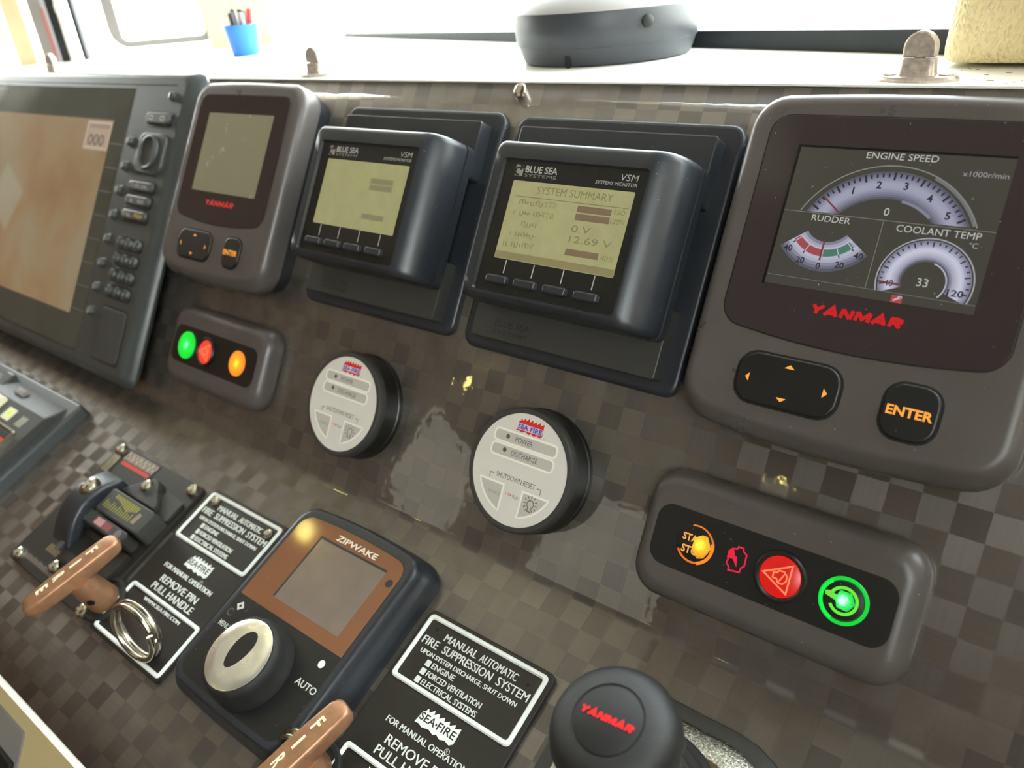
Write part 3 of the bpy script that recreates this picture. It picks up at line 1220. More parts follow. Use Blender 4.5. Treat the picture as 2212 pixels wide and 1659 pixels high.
# ------------------------------------------------------------------ systems monitor (two of them)
def systems_monitor(u, v, label, detail):
    t = thing('systems_monitor', label, 'monitor', MU, (u, v, 0), group='black battery system monitors')
    b = B()
    b.loft([[(x, y, z) for x, y in RR(-41.5 + d, 108.6 - d, -95.6 + d, 51.6 - d, 9 - d)] for d, z in ((0, 0), (0, 2.5), (.5, 3.8), (1.6, 4.6), (3, 5))])
    b.build('mounting_plate', 'dark_plastic', t)
    b = B()
    b.slab(RR(-29, 99, 4, 41.2, 2.2), 4.8, 15.5, 1.0, 2)
    b.build('upper_bracket', 'dark_plastic', t)
    b = B()
    b.slab(RR(-28.5, 98.6, -88.2, -50, 2.2), 4.8, 14.5, .9, 2)
    lo = b.build('lower_bracket', 'strip_plastic', t)
    b = B()
    b.text('BLUE SEA', -11.5, -80.0, 4.2, 14.52, 26, bold=.01)
    b.text('SYSTEMS', -11.5, -84.4, 2.4, 14.52, 26, bold=.01)
    b.build('moulded_lettering', 'side_plastic', lo)
    # body with rounded sides and a sunk face
    b = B()
    rings = []
    for d, e_, z in ((0, 0, 15), (0, 0, 21), (1.2, 1.2, 21.3), (1.2, 1.2, 22.2), (.2, .2, 22.6), (.8, .3, 30), (2.6, .5, 36), (5.2, .7, 40), (8.2, 1.1, 42.9), (10.8, 1.8, 44.7), (13, 2.8, 45.9), (14.6, 4, 46.5), (15.4, 5.2, 46.8)):
        rings.append([(x, y, z) for x, y in RR(-21.5 + d * .42, 99.4 - d, -69 + e_, 23.4 - e_, 5)])
    rings.append([(x, y, 46.8) for x, y in RR(-9.2, 83.2, -63.2, 11.8, 2)])
    rings.append([(x, y, 45.0) for x, y in RR(-8.4, 82.4, -62.4, 11.0, 1.6)])
    b.loft(rings, False, False)
    b.build('body', 'dark_plastic', t)
    b = B()
    b.flat(RR(-8.6, 82.6, -62.6, 11.2, 1.5), 45.05)
    face = b.build('face_plate', 'black_plastic', t)
    b = B()
    b.flat(RR(0, 77.4, -44, 0, .8), 45.15)
    lcd = b.build('lcd', 'lcd_yellow', t)
    seg = lin('7e6a56') if detail else lin('8a8466')
    dim = lin('807e5a')
    b = B()
    z = 45.2
    for x0, y0, w_ in ((46, -10.0, 20.8), (46, -14.2, 20.8), (45.4, -33.0, 20.4)):
        b.flat([(x0, y0 - 3.4), (x0 + w_, y0 - 3.4), (x0 + w_, y0), (x0, y0)], z, seg)
    if detail:
        b.text('SYSTEM SUMMARY', 17.6, -6.2, 4.0, z, 48, col=dim)
        b.stroke([(4, -8.6), (76, -8.6)], .4, z, col=dim)
        fc = mixc(dim, lin('9a9a68'), .3)
        for i, xa in enumerate((14, 12, 19, 13, 10)):
            scribble(b, xa - 6, 24, -13.2 - i * 5.9, 3.0, z, fc, 1.9, i + 3)
        b.text('STB', 25, -13.0, 3.0, z, 8, col=fc)
        b.text('STB', 24.6, -18.8, 3.0, z, 8, col=fc)
        b.text('0.V', 45.5, -24.0, 3.6, z, 12, col=dim)
        b.text('12.69 V', 45.8, -29.6, 3.6, z, 26, col=dim)
        b.text('FSO', 68.4, -12.4, 2.8, z, 6.4, col=dim)
        b.text('120%', 67.4, -17.2, 2.8, z, 8.2, col=dim)
        b.text('40%', 67.4, -36.4, 2.8, z, 7.4, col=dim)
        b.flat([(0.5, -43.6), (77, -43.6), (77, -39.8), (0.5, -39.8)], z, lin('8e8460'))
    b.build('readings', 'print', lcd)
    b = B()
    for x in (9.2, 28.4, 47.7, 67.0):
        b.stroke([(x, -44.4), (x - .1, -51.8)], .7, 45.2, col=lin('b4b4ae'))
    b.build('key_lines', 'print', face)
    b = B()
    W_ = lin('b8b8b4')
    b.text('BLUE SEA', 6.4, 4.8, 3.8, 45.2, 21.4, bold=.02, col=W_)
    b.text('SYSTEMS', 6.4, 2.4, 1.7, 45.2, 21.4, col=mixc(W_, (0, 0, 0), .4))
    b.build('face_lettering', 'print', face)
    b = B()
    b.text('VSM', 66.9, 5.2, 3.4, 45.2, 10.4, shear=.12, col=W_)
    b.text('SYSTEMS MONITOR', 52.7, 2.4, 1.9, 45.2, 24.8, shear=.12, col=W_)
    b.build('face_lettering', 'print', face)
    b = B()
    b.flat([(-.6, 2.6), (4.9, 2.6), (4.9, 8.8), (-.6, 8.8)], 45.18, lin('8e8e8a'))
    b.stroke(ARC(1.6, 5.2, 2.0, 20, 300, 16), 1.1, 45.22, col=lin('2a2a2a'))
    b.flat([(3.0, 6.8), (4.9, 6.4), (4.9, 8.8), (2.0, 8.8)], 45.22, lin('2a2a2a'))
    b.build('maker_emblem', 'print', face)
    for x in (7.0, 26.4, 46.0, 65.6):
        b = B()
        b.slab(RR(x - 7.2, x + 7.2, -58.4, -53.6, 1.6), 44.9, 48.4, 1.0, 3, bot=True)
        b.build('menu_key', 'dark_plastic', t)
    return t


systems_monitor(-307.3, -31.0, 'black battery monitor standing between the two engine displays, smaller looking and farther', False)
systems_monitor(-147.8, -32.7, 'black battery monitor next to the large lit engine display, nearer of the two', True)


# ------------------------------------------------------------------ alarm panel (two of them, mirrored)
def ring_part(parent, name, cx, cy, ro, ri, z0, z1, material, bev=.5):
    b = B()
    b.frame(CIRC(0, 0, ro), CIRC(0, 0, ri), z0, z1, bev)
    b.v = [(x + cx, y + cy, z) for x, y, z in b.v]
    return b.build(name, material, parent)


def alarm_panel(u, v, label, near):
    t = thing('alarm_panel', label, 'control panel', MU, (u, v, 0), group='grey alarm light panels')
    m = 1 if near else -1
    b = B()
    prof = [(.6, 0), (0, 1.5), (0, 6), (.6, 9.5), (2.2, 12.8), (4.8, 15.0), (7.4, 15.9), (9.2, 16.0)]
    b.loft([[(x, y, z) for x, y in RR(-66 + d * 1.0, 66 - d * 1.0, -32.8 + d, 32.8 - d, 15 - d * .6)] for d, z in prof] +
           [[(x, y, 16.0) for x, y in RR(-57.2, 57.2, -15.5, 15.5, 8)]])
    b.build('housing', 'grey_plastic', t)
    b = B()
    b.flat(RR(-57, 57, -15.4, 15.4, 8), 16.06)
    b.build('inset_plate', 'black_plastic', t, label='dark inset plate with rounded ends')
    # start/stop button, amber
    ax = -34.3 * m
    b = B()
    b.lathe([(9.9, 16), (9.9, 16.6), (9.2, 17.0), (.3, 17.0)], ax, 0, 40)
    btn = b.build('start_button', 'black_plastic' if near else 'led_amber_disc', t, label='amber lit round start and stop button', loc=(ax, 0, 16.9))
    if near:
        b = B()
        b.band(ARC(ax, 0, 9.6, 20, 110, 30), ARC(ax, 0, 8.8, 20, 110, 30), 17.05, lin('c86a10'))
        b.band(ARC(ax, 0, 9.8, 20, -70, 30), ARC(ax, 0, 8.2, 20, -70, 30), 17.05, lin('e07a18'))
        b.band(ARC(ax, 0, 9.4, -70, -150, 20), ARC(ax, 0, 8.3, -70, -150, 20), 17.05, lin('c06010'))
        b.text('START', ax - 6.9, .7, 3.7, 17.06, 13, bold=.03, col=lin('d89048'))
        b.text('STOP', ax - 6.2, -5.3, 3.9, 17.06, 11.4, bold=.03, col=lin('d89048'))
        b.build('button_lettering', 'glow', btn).location = (-ax * .001, 0, -.0169)
        b = B()
        pts = [(ax + 2.7 + r * math.cos(a * .5236), .6 + r * 1.1 * math.sin(a * .5236)) for a, r in enumerate((5.6, 4.8, 5.4, 4.6, 3.9, 4.4, 3.6, 4.4, 5.0, 6.2, 6.0, 5.2))]
        b.flat(pts, 17.1)
        b.build('lamp_spot', 'led_amber', btn, loc=(ax + 2.6, .7, 17.1)).location = (.0026, .0007, .0002)
    # warning symbol, lit on the near panel only
    if near:
        b = B()
        x, y = -13.3, .2
        o = [(-3.2, 4.4), (-.8, 5.0), (-.4, 6.2), (2.2, 6.2), (2.6, 4.8), (4.6, 3.6), (4.8, -1.8), (3.4, -3.2), (3.2, -5.4), (-2.6, -6.2), (-2.8, -4.4), (-4.4, -3.4), (-4.0, .6), (-4.8, 2.0)]
        b.stroke([(x + p * .92, y + q_ * .98) for p, q_ in o], .8, 16.12, True, col=lin('c01432'))
        b.flat([(x - 4.4, y + 3.2), (x - 2.4, y + 4.6), (x - .9, y + 1.4), (x + .2, y + 1.2), (x + 1.0, y - 3.6), (x - 1.6, y - .4), (x - 2.4, y - .4), (x - 4.6, y - .6)], 16.14, lin('c81434'))
        b.build('engine_symbol', 'glow', t, label='red lit engine warning symbol')
    # red alarm button
    rx = 8.2 * m
    ring_part(t, 'button_collar', rx, 0, 11.9, 9.6, 15.9, 18.4, 'black_plastic', .8)
    b = B()
    b.lathe([(9.5, 16), (9.5, 17.2), (9.1, 17.5), (.3, 17.5)], rx, 0, 40, col=lin('b81410') if near else lin('d03a26'))
    rb = b.build('alarm_button', 'glow', t, label='red lit round alarm button')
    b = B()
    k = lin('f07a50')
    b.stroke([(rx - 7.8, -.2), (rx + 4.4, -6.6), (rx + 4.4, 6.6)], .8, 17.56, True, col=k)
    ic = [(rx - 3.2, 1.2), (rx - 1.8, 1.4), (rx - .8, 2.8), (rx + 1.4, 2.9), (rx + 3.0, 1.4), (rx + 3.2, -1.0), (rx + 1.8, -2.8), (rx - .4, -2.8), (rx - 1.2, -1.2), (rx - 3.0, -1.2)]
    b.stroke(ic, .7, 17.56, True, col=k)
    b.stroke([(rx + 2.0, 2.2), (rx - .2, -2.6)], .6, 17.56, col=k)
    b.build('button_symbol', 'glow', rb)
    # green key button
    gx = 36.4 * m
    b = B()
    b.lathe([(11.0, 16), (10.8, 16.9), (10.2, 17.2), (.3, 17.2)], gx, 0, 44)
    gb = b.build('power_button', 'black_plastic' if near else 'led_green_disc', t, label='green lit round power button', loc=(gx, 0, 16.9))
    if near:
        b = B()
        b.frame(CIRC(gx, 0, 10.6, 44), CIRC(gx, 0, 9.0, 44), 16.9, 17.5, .2, col=(0, .5, .03))
        b.band(ARC(gx, 0, 9.1, 0, 360, 44), ARC(gx, 0, 8.4, 0, 360, 44), 17.3, (.0, .07, .01))
        b.band(ARC(gx, 0, 9.9, 130, 250, 30), ARC(gx, 0, 8.6, 130, 250, 30), 17.54, (.0, .72, .05))
        b.band(ARC(gx, 0, 6.4, -150, 165, 44), ARC(gx, 0, 5.0, -150, 165, 44), 17.35, (.10, .62, .03))
        b.flat([(gx - 8.2, 2.0), (gx - 7.6, .2), (gx - 3.0, -.9), (gx - 2.4, 1.4), (gx - 6.2, 2.6)], 17.36, (.12, .55, .04))
        b.build('button_ring', 'glow', gb).location = (-gx * .001, 0, -.0169)
        b = B()
        pts = [(gx + .2 + r * math.cos(a * .5236), .2 + r * math.sin(a * .5236)) for a, r in enumerate((4.9, 4.2, 4.8, 4.0, 4.7, 3.6, 4.2, 3.4, 4.4, 4.0, 4.8, 4.3))]
        b.flat(pts, 17.4)
        b.build('lamp_spot', 'led_green', gb, loc=(gx - .2, .2, 17.4)).location = (-.0002, .0002, .0005)
    else:
        b = B()
        b.frame(CIRC(gx, 0, 11.2, 44), CIRC(gx, 0, 10.6, 44), 16, 17.3, .1, col=(0, .55, .04))
        b.build('button_ring', 'glow', gb).location = (-gx * .001, 0, -.0169)
    return t


alarm_panel(-426, -188.5, 'small grey alarm panel with green, red and amber lights, beside the chart plotter', False)
alarm_panel(30.4, -193.4, 'large grey alarm panel with lit start, alarm and power buttons under the lit display', True)


# ------------------------------------------------------------------ round fire monitor (two of them)
FLAME = [(-9.2, -3.4), (-8.4, 2.2), (-7.4, 2.8), (-7.0, 4.4), (-6.0, 2.9), (-4.2, 5.0), (-3.8, 3.1), (-1.9, 5.0), (-1.2, 3.0), (.8, 4.8), (1.4, 3.0),
         (3.4, 4.6), (4.0, 2.9), (6.2, 4.8), (6.6, 3.0), (9.0, 4.4), (9.3, -2.6), (8.0, -3.9), (5.6, -3.2), (3.6, -4.1), (1.4, -3.0), (.2, -4.0), (-2.4, -3.0), (-5.4, -3.9), (-7.2, -3.1)]


def fire_monitor(u, v, label):
    t = thing('fire_monitor', label, 'monitor', MU, (u, v, 0), group='round fire system monitors')
    b = B()
    b.lathe([(36.6, 0), (36.6, 3), (35.9, 3.6), (36.0, 15.5)], cap1=False, n=72)
    b.build('housing', 'black_plastic', t)
    b = B()
    b.lathe([(36.1, 15.4), (36.0, 17.5), (35.6, 19.4), (34.9, 20.4), (33.4, 20.7), (32.3, 20.5), (32.1, 19.9)], cap1=False, n=72)
    b.build('front_ring', 'strip_plastic', t)
    b = B()
    b.lathe([(32.3, 19.6), (32.1, 20.2), (.2, 20.2)], n=72)
    face = b.build('face_disc', 'white_face', t, label='pale grey printed disc')
    b = B()
    z = 20.26
    W_ = lin('f2f0e6')
    G_ = lin('c2beb6')
    K_ = lin('57544e')
    for y0, y1 in ((12.9, 19.4), (4.6, 11.2)):
        b.flat(RR(-21.6, 21.6, y0, y1, 2.4), z, G_)
        b.frame(RR(-22.4, 22.4, y0 - .8, y1 + .8, 3.2), RR(-21.2, 21.2, y0 + .4, y1 - .4, 2.0), z, z + .15, col=W_)
    for y in (16.3, 8.4):
        b.flat(CIRC(-12.4, y, 1.35, 16), z + .04, lin('5e5240'))
    b.text('POWER', -6.8, 14.6, 2.9, z + .04, 12, col=K_)
    b.text('DISCHARGE', -7.4, 6.5, 2.9, z + .04, 18.4, col=K_)
    b.text('SHUTDOWN RESET', 0, -7.4, 2.9, z + .04, 27.5, align='C', col=K_)
    for sx in (-1, 1):
        b.stroke([(sx * 15.2, -6.2), (sx * 18.0, -6.2), (sx * 18.0, -9.2)], .6, z + .04, col=lin('8e8a82'))
    def wedge(sx, d):
        pts = [(sx * (6.2 + d), -10.0 - d), (sx * (6.2 + d), -26.2 + d * .6)]
        for k in range(1, 9):
            a = math.radians(-76.5 + (52) * k / 8)
            pts.append((sx * (27.2 - d) * math.cos(a), (27.2 - d) * math.sin(a)))
        pts.append((sx * (24.6 - d * 1.2), -10.0 - d))
        return pts if sx > 0 else pts[::-1]
    for sx in (-1, 1):
        b.flat(wedge(sx, 0), z + .02, W_)
        b.flat(wedge(sx, 1.2), z + .05, G_)
    b.text('SILENCE', -12.4, -17.6, 1.9, z + .08, 8.8, align='C', col=lin('8a867e'))
    scribble(b, -4.2, .2, -15.9, 1.9, z + .08, lin('d05a52'), .9, 4)
    scribble(b, .9, 5.2, -16.1, 1.9, z + .08, lin('9a958c'), .9, 5)
    cx, cy = 13.6, -15.8
    for k in range(11):
        a = math.radians(-60 + 300 * k / 10)
        b.stroke([(cx + 3.2 * math.cos(a), cy + 3.2 * math.sin(a)), (cx + 4.9 * math.cos(a), cy + 4.9 * math.sin(a))], .45, z + .08, col=K_)
    b.stroke(ARC(cx, cy, 2.2, -60, 240, 16), .5, z + .08, col=K_)
    b.stroke([(cx - 1.1, cy - 1.9), (cx - 1.0, cy - 4.2), (cx + 1.0, cy - 4.2), (cx + 1.1, cy - 1.9)], .5, z + .08, col=K_)
    b.text('\u00ae', 10.9, 20.4, 1.3, z + .05, col=lin('b0aca4'))
    b.build('face_print', 'print', face)
    b = B()
    b.flat([(.8 + x * .98, 24.6 + y * .98) for x, y in FLAME], z + .05, lin('d82c28'))
    b.flat(RR(-8.2, 9.6, 22.2, 25.8, 1), z + .08, lin('dcc8d0'))
    b.text('SEA', -7.4, 22.6, 2.8, z + .12, 7.2, bold=.03, col=lin('3c40b4'))
    b.text('FIRE', 1.2, 22.6, 2.8, z + .12, 8.0, bold=.03, col=lin('3c40b4'))
    b.build('flame_emblem', 'print', face, label='red flame emblem with blue letters')
    return t


fire_monitor(-263.7, -188.5, 'round black fire monitor with white face, beside the small alarm panel')
fire_monitor(-112.6, -188.9, 'round black fire monitor with white face, below the nearer battery monitor')

# ------------------------------------------------------------------ chart plotter
cp = thing('chart_plotter', 'large dark grey chart plotter with round keys and tan reflection painted on its screen', 'chart plotter', MU, (-640, -100, 0))
ox, oy = 640, 100                               # parts are laid out in panel millimetres


def PRR(x0, x1, y0, y1, r, **k):
    return [(x + ox, y + oy) for x, y in RR(x0, x1, y0, y1, r, **k)]


b = B()
b.loft([[(x, y, z) for x, y in PRR(x0, x1, y0, y1, r)] for x0, x1, y0, y1, r, z in
        ((-960, -548, -226, 26, 8, 0), (-960, -548, -226, 26, 8, 16))], False, True)
b.build('rear_housing', 'side_plastic', cp)
b = B()
b.loft([[(x, y, z) for x, y in PRR(-985 - d, -523 + d, -238.5 - d * .6, 33.5 + d * .5, 9)] for d, z in
        ((-1, 15), (4, 17), (6, 21), (4, 25), (-3, 28.6), (-7.5, 29.6), (-9, 29.8))], True, True)
b.build('front_case', 'plotter_plastic', cp)
b = B()
b.flat(PRR(-930, -613.5, -226.5, 17.5, 1.5), 29.9)
gl = b.build('screen_glass', 'window_film', cp)
gl.data.materials[0] = MATS['plotter_glass'] if 'plotter_glass' in MATS else MATS['window_film']
for x0, x1, y_, w_ in ((-935, -613.5, 18.1, 1.4), (-935, -545, 22.4, .8), (-935, -613.5, -227.2, 1.0)):
    b = B()
    b.stroke([(x0 + ox, y_ + oy), (x1 + ox, y_ + oy)], w_, 29.95)
    b.build('case_groove', 'gap_black', cp)
b = B()
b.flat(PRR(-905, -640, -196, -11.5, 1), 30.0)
ch = b.build('chart_screen', 'chart_reflection_paint', cp, loc=(-772 + ox, -104 + oy, 30.0))
b = B()
bx = [(-689.5, -41.5), (-641, -41.5), (-641, -13.2), (-689.5, -13.2)]
off = Vector((-772, -104))
q = lambda pts: [(x - off.x, y - off.y) for x, y in pts]
b.flat(q(bx), .08, lin('a08c78'))
b.stroke(q([(x * 1.0 + (2 if i in (0, 3) else -2), y + (2 if i < 2 else -2)) for i, (x, y) in enumerate(bx)]), 1.4, .12, True, col=lin('b4a490'))
b.flat(q([(-684, -20.5), (-645, -20.5), (-645, -16.8), (-684, -16.8)]), .14, lin('8a786a'))
b.text('000', -683 - off.x, -37.5 - off.y, 11.5, .14, 33, bold=.03, col=lin('6c5e56'))
b.build('data_box', 'screen', ch, label='pale data box with three zeros on the screen')
for k in range(8):
    y = -33.5 - 22.4 * k
    b = B()
    b.stroke([(-638 + ox, y + oy), (-614.5 + ox, y + oy)], .6, 29.96, col=lin('6a6e6e'))
    b.build('screen_tick', 'print', cp)
for k in range(8):                              # soft keys beside the screen
    b = B()
    b.lathe([(5.0, 29.6), (5.0, 30.2), (4.1, 30.6), (4.0, 33.2), (3.2, 34.2), (.3, 34.5)], -598.5 + ox, -30.2 - 22.4 * k + oy, 22)
    sk = b.build('soft_key', 'plotter_plastic', cp)
    b = B()
    b.band(ARC(-598.5 + ox, -30.2 - 22.4 * k + oy, 2.2, 0, 360, 16), ARC(-598.5 + ox, -30.2 - 22.4 * k + oy, 1.3, 0, 360, 16), 34.6, lin('c0c0b8'))
    b.build('key_legend', 'print', sk)
b = B()
b.lathe([(4.6, 29.6), (4.6, 30.2), (3.8, 30.6), (3.7, 32.4), (2.8, 33.2), (.3, 33.4)], -547.5 + ox, 12.5 + oy, 22)
b.build('power_key', 'plotter_plastic', cp)


def pill_key(x0, x1, y0, y1, words, cols=None):
    b = B()
    b.frame(PRR(x0 - 2.6, x1 + 2.6, y0 - 2.4, y1 + 2.4, 6.4), PRR(x0 - .2, x1 + .2, y0 - .2, y1 + .2, 4.8), 29.7, 30.2, .2)
    b.build('key_rim', 'side_plastic', cp)
    b = B()
    b.slab(PRR(x0, x1, y0, y1, 4.6), 29.7, 33.2, 1.6, 3)
    k = b.build('page_key', 'plotter_plastic', cp)
    b = B()
    n = len(words)
    for i, s_ in enumerate(words):
        xx = x0 + (x1 - x0) * (i + .5) / n
        hw_ = (x1 - x0) * .33 / n
        if s_ == '\u25a1':
            b.stroke([(xx + ox - 3, (y0 + y1) / 2 - 1.6 + oy), (xx + ox + 3, (y0 + y1) / 2 - 1.6 + oy), (xx + ox + 3, (y0 + y1) / 2 + 1.6 + oy), (xx + ox - 3, (y0 + y1) / 2 + 1.6 + oy)], .8, 33.25, True, col=lin('b0b0aa'))
        else:
            scribble(b, xx + ox - hw_, xx + ox + hw_, (y0 + y1) / 2 - 1.8 + oy, 3.6, 33.25, (cols[i] if cols else lin('b0b0aa')), 2.2, i + int(-y0))
    b.build('key_legend', 'print', k)


pill_key(-580, -542, -13, -2.5, ('\u25a1', '\u25a1'))
b = B()
b.slab(PRR(-583, -538.5, -57.5, -20.5, 9), 29.7, 32.8, 2.0, 3)
pad = b.build('cursor_pad', 'plotter_plastic', cp)
b = B()
b.tube([(-561 + ox + 13.5 * math.cos(a * math.pi / 16), -38.6 + oy + 14 * math.sin(a * math.pi / 16), 33.4) for a in range(32)], 1.9, 8, True)
b.lathe([(12, 32.6), (8, 31.8), (.3, 31.4)], -561 + ox, -38.6 + oy, 32)
b.build('rocker_ring', 'plotter_plastic', pad)
pill_key(-583, -543, -73, -64, ('PAGES',))
pill_key(-583, -543, -86, -77, ('MENU', 'ENT'))
pill_key(-583, -543, -99, -90, ('WIN', 'MOB'), [lin('b0b0aa'), lin('d8a83a')])
keys = ('1', '2', '3', '4', '5', '6', '7', '8', '9', '*', '0', '#')
for r_ in range(4):
    b = B()
    y = -120 - 14.6 * r_
    b.frame(PRR(-583.5, -539, y - 6.6, y + 6.6, 6.5), PRR(-581.5, -541, y - 5, y + 5, 5), 29.7, 30.3, .2)
    b.build('keypad_rim', 'side_plastic', cp)
    for c_ in range(3):
        x = -576 + 14.8 * c_
        b = B()
        b.lathe([(5.2, 29.7), (5.0, 32), (4.0, 33.2), (.3, 33.6)], x + ox, y + oy, 22)
        k = b.build('number_key', 'plotter_plastic', cp)
        b = B()
        b.text(keys[r_ * 3 + c_], x + ox, y - 1.5 + oy, 3.2, 33.7, align='C', bold=.02, col=lin('b0b0aa'))
        b.build('key_legend', 'print', k)
b = B()
b.frame(PRR(-584, -537, -227.5, -177.5, 5), PRR(-582.6, -538.6, -226, -179, 4), 29.6, 30.0)
door = b.build('card_door_seam', 'side_plastic', cp)
b = B()
b.slab(PRR(-582.4, -538.8, -225.8, -179.2, 4), 29.6, 30.7, .6, 2)
b.build('card_door', 'plotter_plastic', cp)
# ------------------------------------------------------------------ fire-system pull signs (two), with T-handle, hub, pin ring
def pull_sign(u, s, label, screws):
    t = thing('fire_sign', label, 'sign', ML, (u, s, 0), group='black fire suppression signs')
    b = B()
    b.slab(RR(-2.2, 86.8, -118.6, 2.4, 4), 0, 3.0, .7, 2)
    b.build('plate', 'sign_black', t)
    for x0, x1, y0, y1, nm in ((0, 83.8, -40.2, 0, 'upper'), (2.2, 85.4, -116.2, -79.0, 'lower')):
        b = B()
        b.frame(RR(x0, x1, y0, y1, 3.0), RR(x0 + 2.7, x1 - 2.7, y0 + 2.7, y1 - 2.7, 1.4), 2.8, 4.4, .8)
        b.build('raised_border', 'sign_white', t)
    b = B()
    z = 3.0
    k = dict(ext=.55, col=lin('e2e6de'))
    b.text('MANUAL', 16.8, -10.6, 4.2, z, 23.4, **k)
    b.text('AUTOMATIC', 42.6, -10.6, 4.2, z, 25.4, **k)
    b.text('FIRE', 4.8, -16.9, 4.6, z, 11.2, **k)
    b.text('SUPPRESSION', 20.0, -16.9, 4.6, z, 35.0, **k)
    b.text('SYSTEM', 58.6, -16.9, 4.6, z, 20.8, **k)
    b.text('UPON SYSTEM DISCHARGE, SHUT DOWN', 7.8, -22.2, 3.0, z, 67.6, **k)
    for i, (s_, w_) in enumerate((('ENGINE', 16.2), ('FORCED VENTILATION', 38.6), ('ELECTRICAL SYSTEMS', 39.0))):
        y = -26.6 - 4.9 * i
        b.flat([(15.4, y - .3), (18.8, y - .3), (18.8, y + 3.3), (15.4, y + 3.3)], z + .45, lin('e2e6de'))
        b.text(s_, 20.0, y, 3.2, z, w_, **k)
    b.text('FOR MANUAL OPERATION', 14.9, -61.0, 3.3, z, 56.4, **k)
    b.text('REMOVE PIN', 22.0, -70.2, 5.0, z, 43.4, **k)
    b.text('PULL HANDLE', 19.9, -77.0, 5.0, z, 48.4, **k)
    b.text('WWW.SEA-FIRE.COM', 23.0, -85.6, 2.5, z, 43.6, **k)
    b.stroke(ARC(56.2, -57.0, 1.5, 0, 360, 16), .35, z + .3, col=lin('b8bcb4'))
    b.text('R', 56.2, -57.9, 1.7, z + .3, align='C', col=lin('b8bcb4'))
    b.build('raised_lettering', 'print', t, label='raised white lettering')
    b = B()
    b.slab([(43.6 + x * 1.42, -49.6 + y * 1.15) for x, y in FLAME], z - .2, z + .7, 0)
    em = b.build('flame_emblem', 'sign_white', t)
    b = B()
    b.text('SEA', 31.6, -51.2, 4.2, z + .74, 10.6, bold=.015, col=lin('2a2824'))
    b.text('FIRE', 43.8, -51.2, 4.2, z + .74, 12.0, bold=.015, col=lin('2a2824'))
    b.text('\u2022', 42.8, -49.9, 1.2, z + .74, align='C', col=lin('2a2824'))
    b.build('emblem_lettering', 'print', em)
    for x, y in ((9.0, -6.0), (75.0, -7.8)):
        if screws:
            add_screw(t, x, y, 3.2, 3.6, 'steel', a0=40)
        else:
            b = B()
            b.flat(CIRC(x, y - 1, 1.1, 14), 3.06)
            b.build('screw_hole', 'gap_black', t)
    return t


def pull_handle(u, s, zc, label, ring_side):
    t = thing('pull_handle', label, 'handle', ML, (u, s, 0), group='copper fire pull handles')
    b = B()
    b.lathe([(16.6, 0), (16.6, 4.5), (15.8, 5.6), (13.6, 5.6), (13.2, 4.4), (8, 4.2), (.3, 4.2)], n=40)
    b.build('bushing', 'rubber', t)
    b = B()
    rings = []
    for z, rx, ry in ((4, 12.2, 10.4), (6, 12.4, 10.6), (zc - 10, 11.4, 9.2), (zc - 4, 10.4, 8.4)):
        rings.append([(x, y, z) for x, y in CIRC(0, 0, rx, 32, ry)])
    b.loft(rings, False, True)
    stem = b.build('stem', 'copper', t)
    b = B()
    a = math.radians(-38)
    c_, s_ = math.cos(a), math.sin(a)
    zz = 4 + (zc - 8) * .48
    pts = []
    for i in range(16):
        q_ = 2 * math.pi * i / 16
        w_, h_ = 2.6 * math.cos(q_), 2.9 * math.sin(q_)
        r_ = 12.25
        pts.append((r_ * c_ - w_ * s_ * .95, (r_ - 1.6) * s_ + w_ * c_ * .95, zz + h_))
    b.add(pts, [tuple(range(16))])
    b.build('pin_hole', 'gap_black', stem)
    # grip bar, its long side leaning 15 degrees
    b = B()
    secs = []
    L_ = 34.5
    for y, w_, z0, z1 in ((-L_, 4.4, zc - 2.2, zc + 3.0), (-L_ + 1.8, 6.2, zc - 4.2, zc + 4.4), (-L_ + 5.5, 7.0, zc - 5.0, zc + 5.6), (-14, 7.6, zc - 5.8, zc + 6.0),
                          (0, 7.8, zc - 6.2, zc + 6.1), (14, 7.6, zc - 5.8, zc + 6.0), (L_ - 5.5, 7.0, zc - 5.0, zc + 5.6), (L_ - 1.8, 6.2, zc - 4.2, zc + 4.4), (L_, 4.4, zc - 2.2, zc + 3.0)):
        secs.append([(x, y, zc_) for x, zc_ in RR(-w_, w_, z0, z1, min(2.6, w_ * .6), nc=4, ns=2)])
    b.loft(secs, True, True)
    rot = Matrix.Rotation(math.radians(-15.3), 4, 'Z')
    b.xf(rot)
    bar = b.build('grip_bar', 'copper', t)
    b = B()
    for ch, y, w_ in (('F', 14.5, 3.4), ('I', 2.2, 1.5), ('R', -10.2, 3.6), ('E', -22.4, 3.4)):
        b.text(ch, -.6, y, 8.6, zc + 5.9, w_, align='C', bold=.02, col=lin('e8dcc0'), ext=.45)
    b.xf(rot)
    b.build('raised_lettering', 'print', bar, label='pale raised letters spelling FIRE along the bar')
    return t


def pin_ring(u, s, n, nrm, R, label):
    t = thing('pin_ring', label, 'ring', ML, (u, s, n), group='steel split rings of the fire handles')
    N_ = Vector(nrm).normalized()
    rotm = N_.to_track_quat('Z', 'Y').to_matrix().to_4x4()
    for k, (dz, rr_, a0, a1) in enumerate(((-2.0, R, 0, 356), (2.1, R - .4, 20, 372))):
        b = B()
        b.tube([(rr_ * math.cos(math.radians(a0 + (a1 - a0) * i / 48)), rr_ * math.sin(math.radians(a0 + (a1 - a0) * i / 48)), dz + 1.2 * (i / 48 - .5)) for i in range(49)], 2.05, 10)
        b.xf(rotm)
        b.build('ring_coil', 'steel', t)
    return t


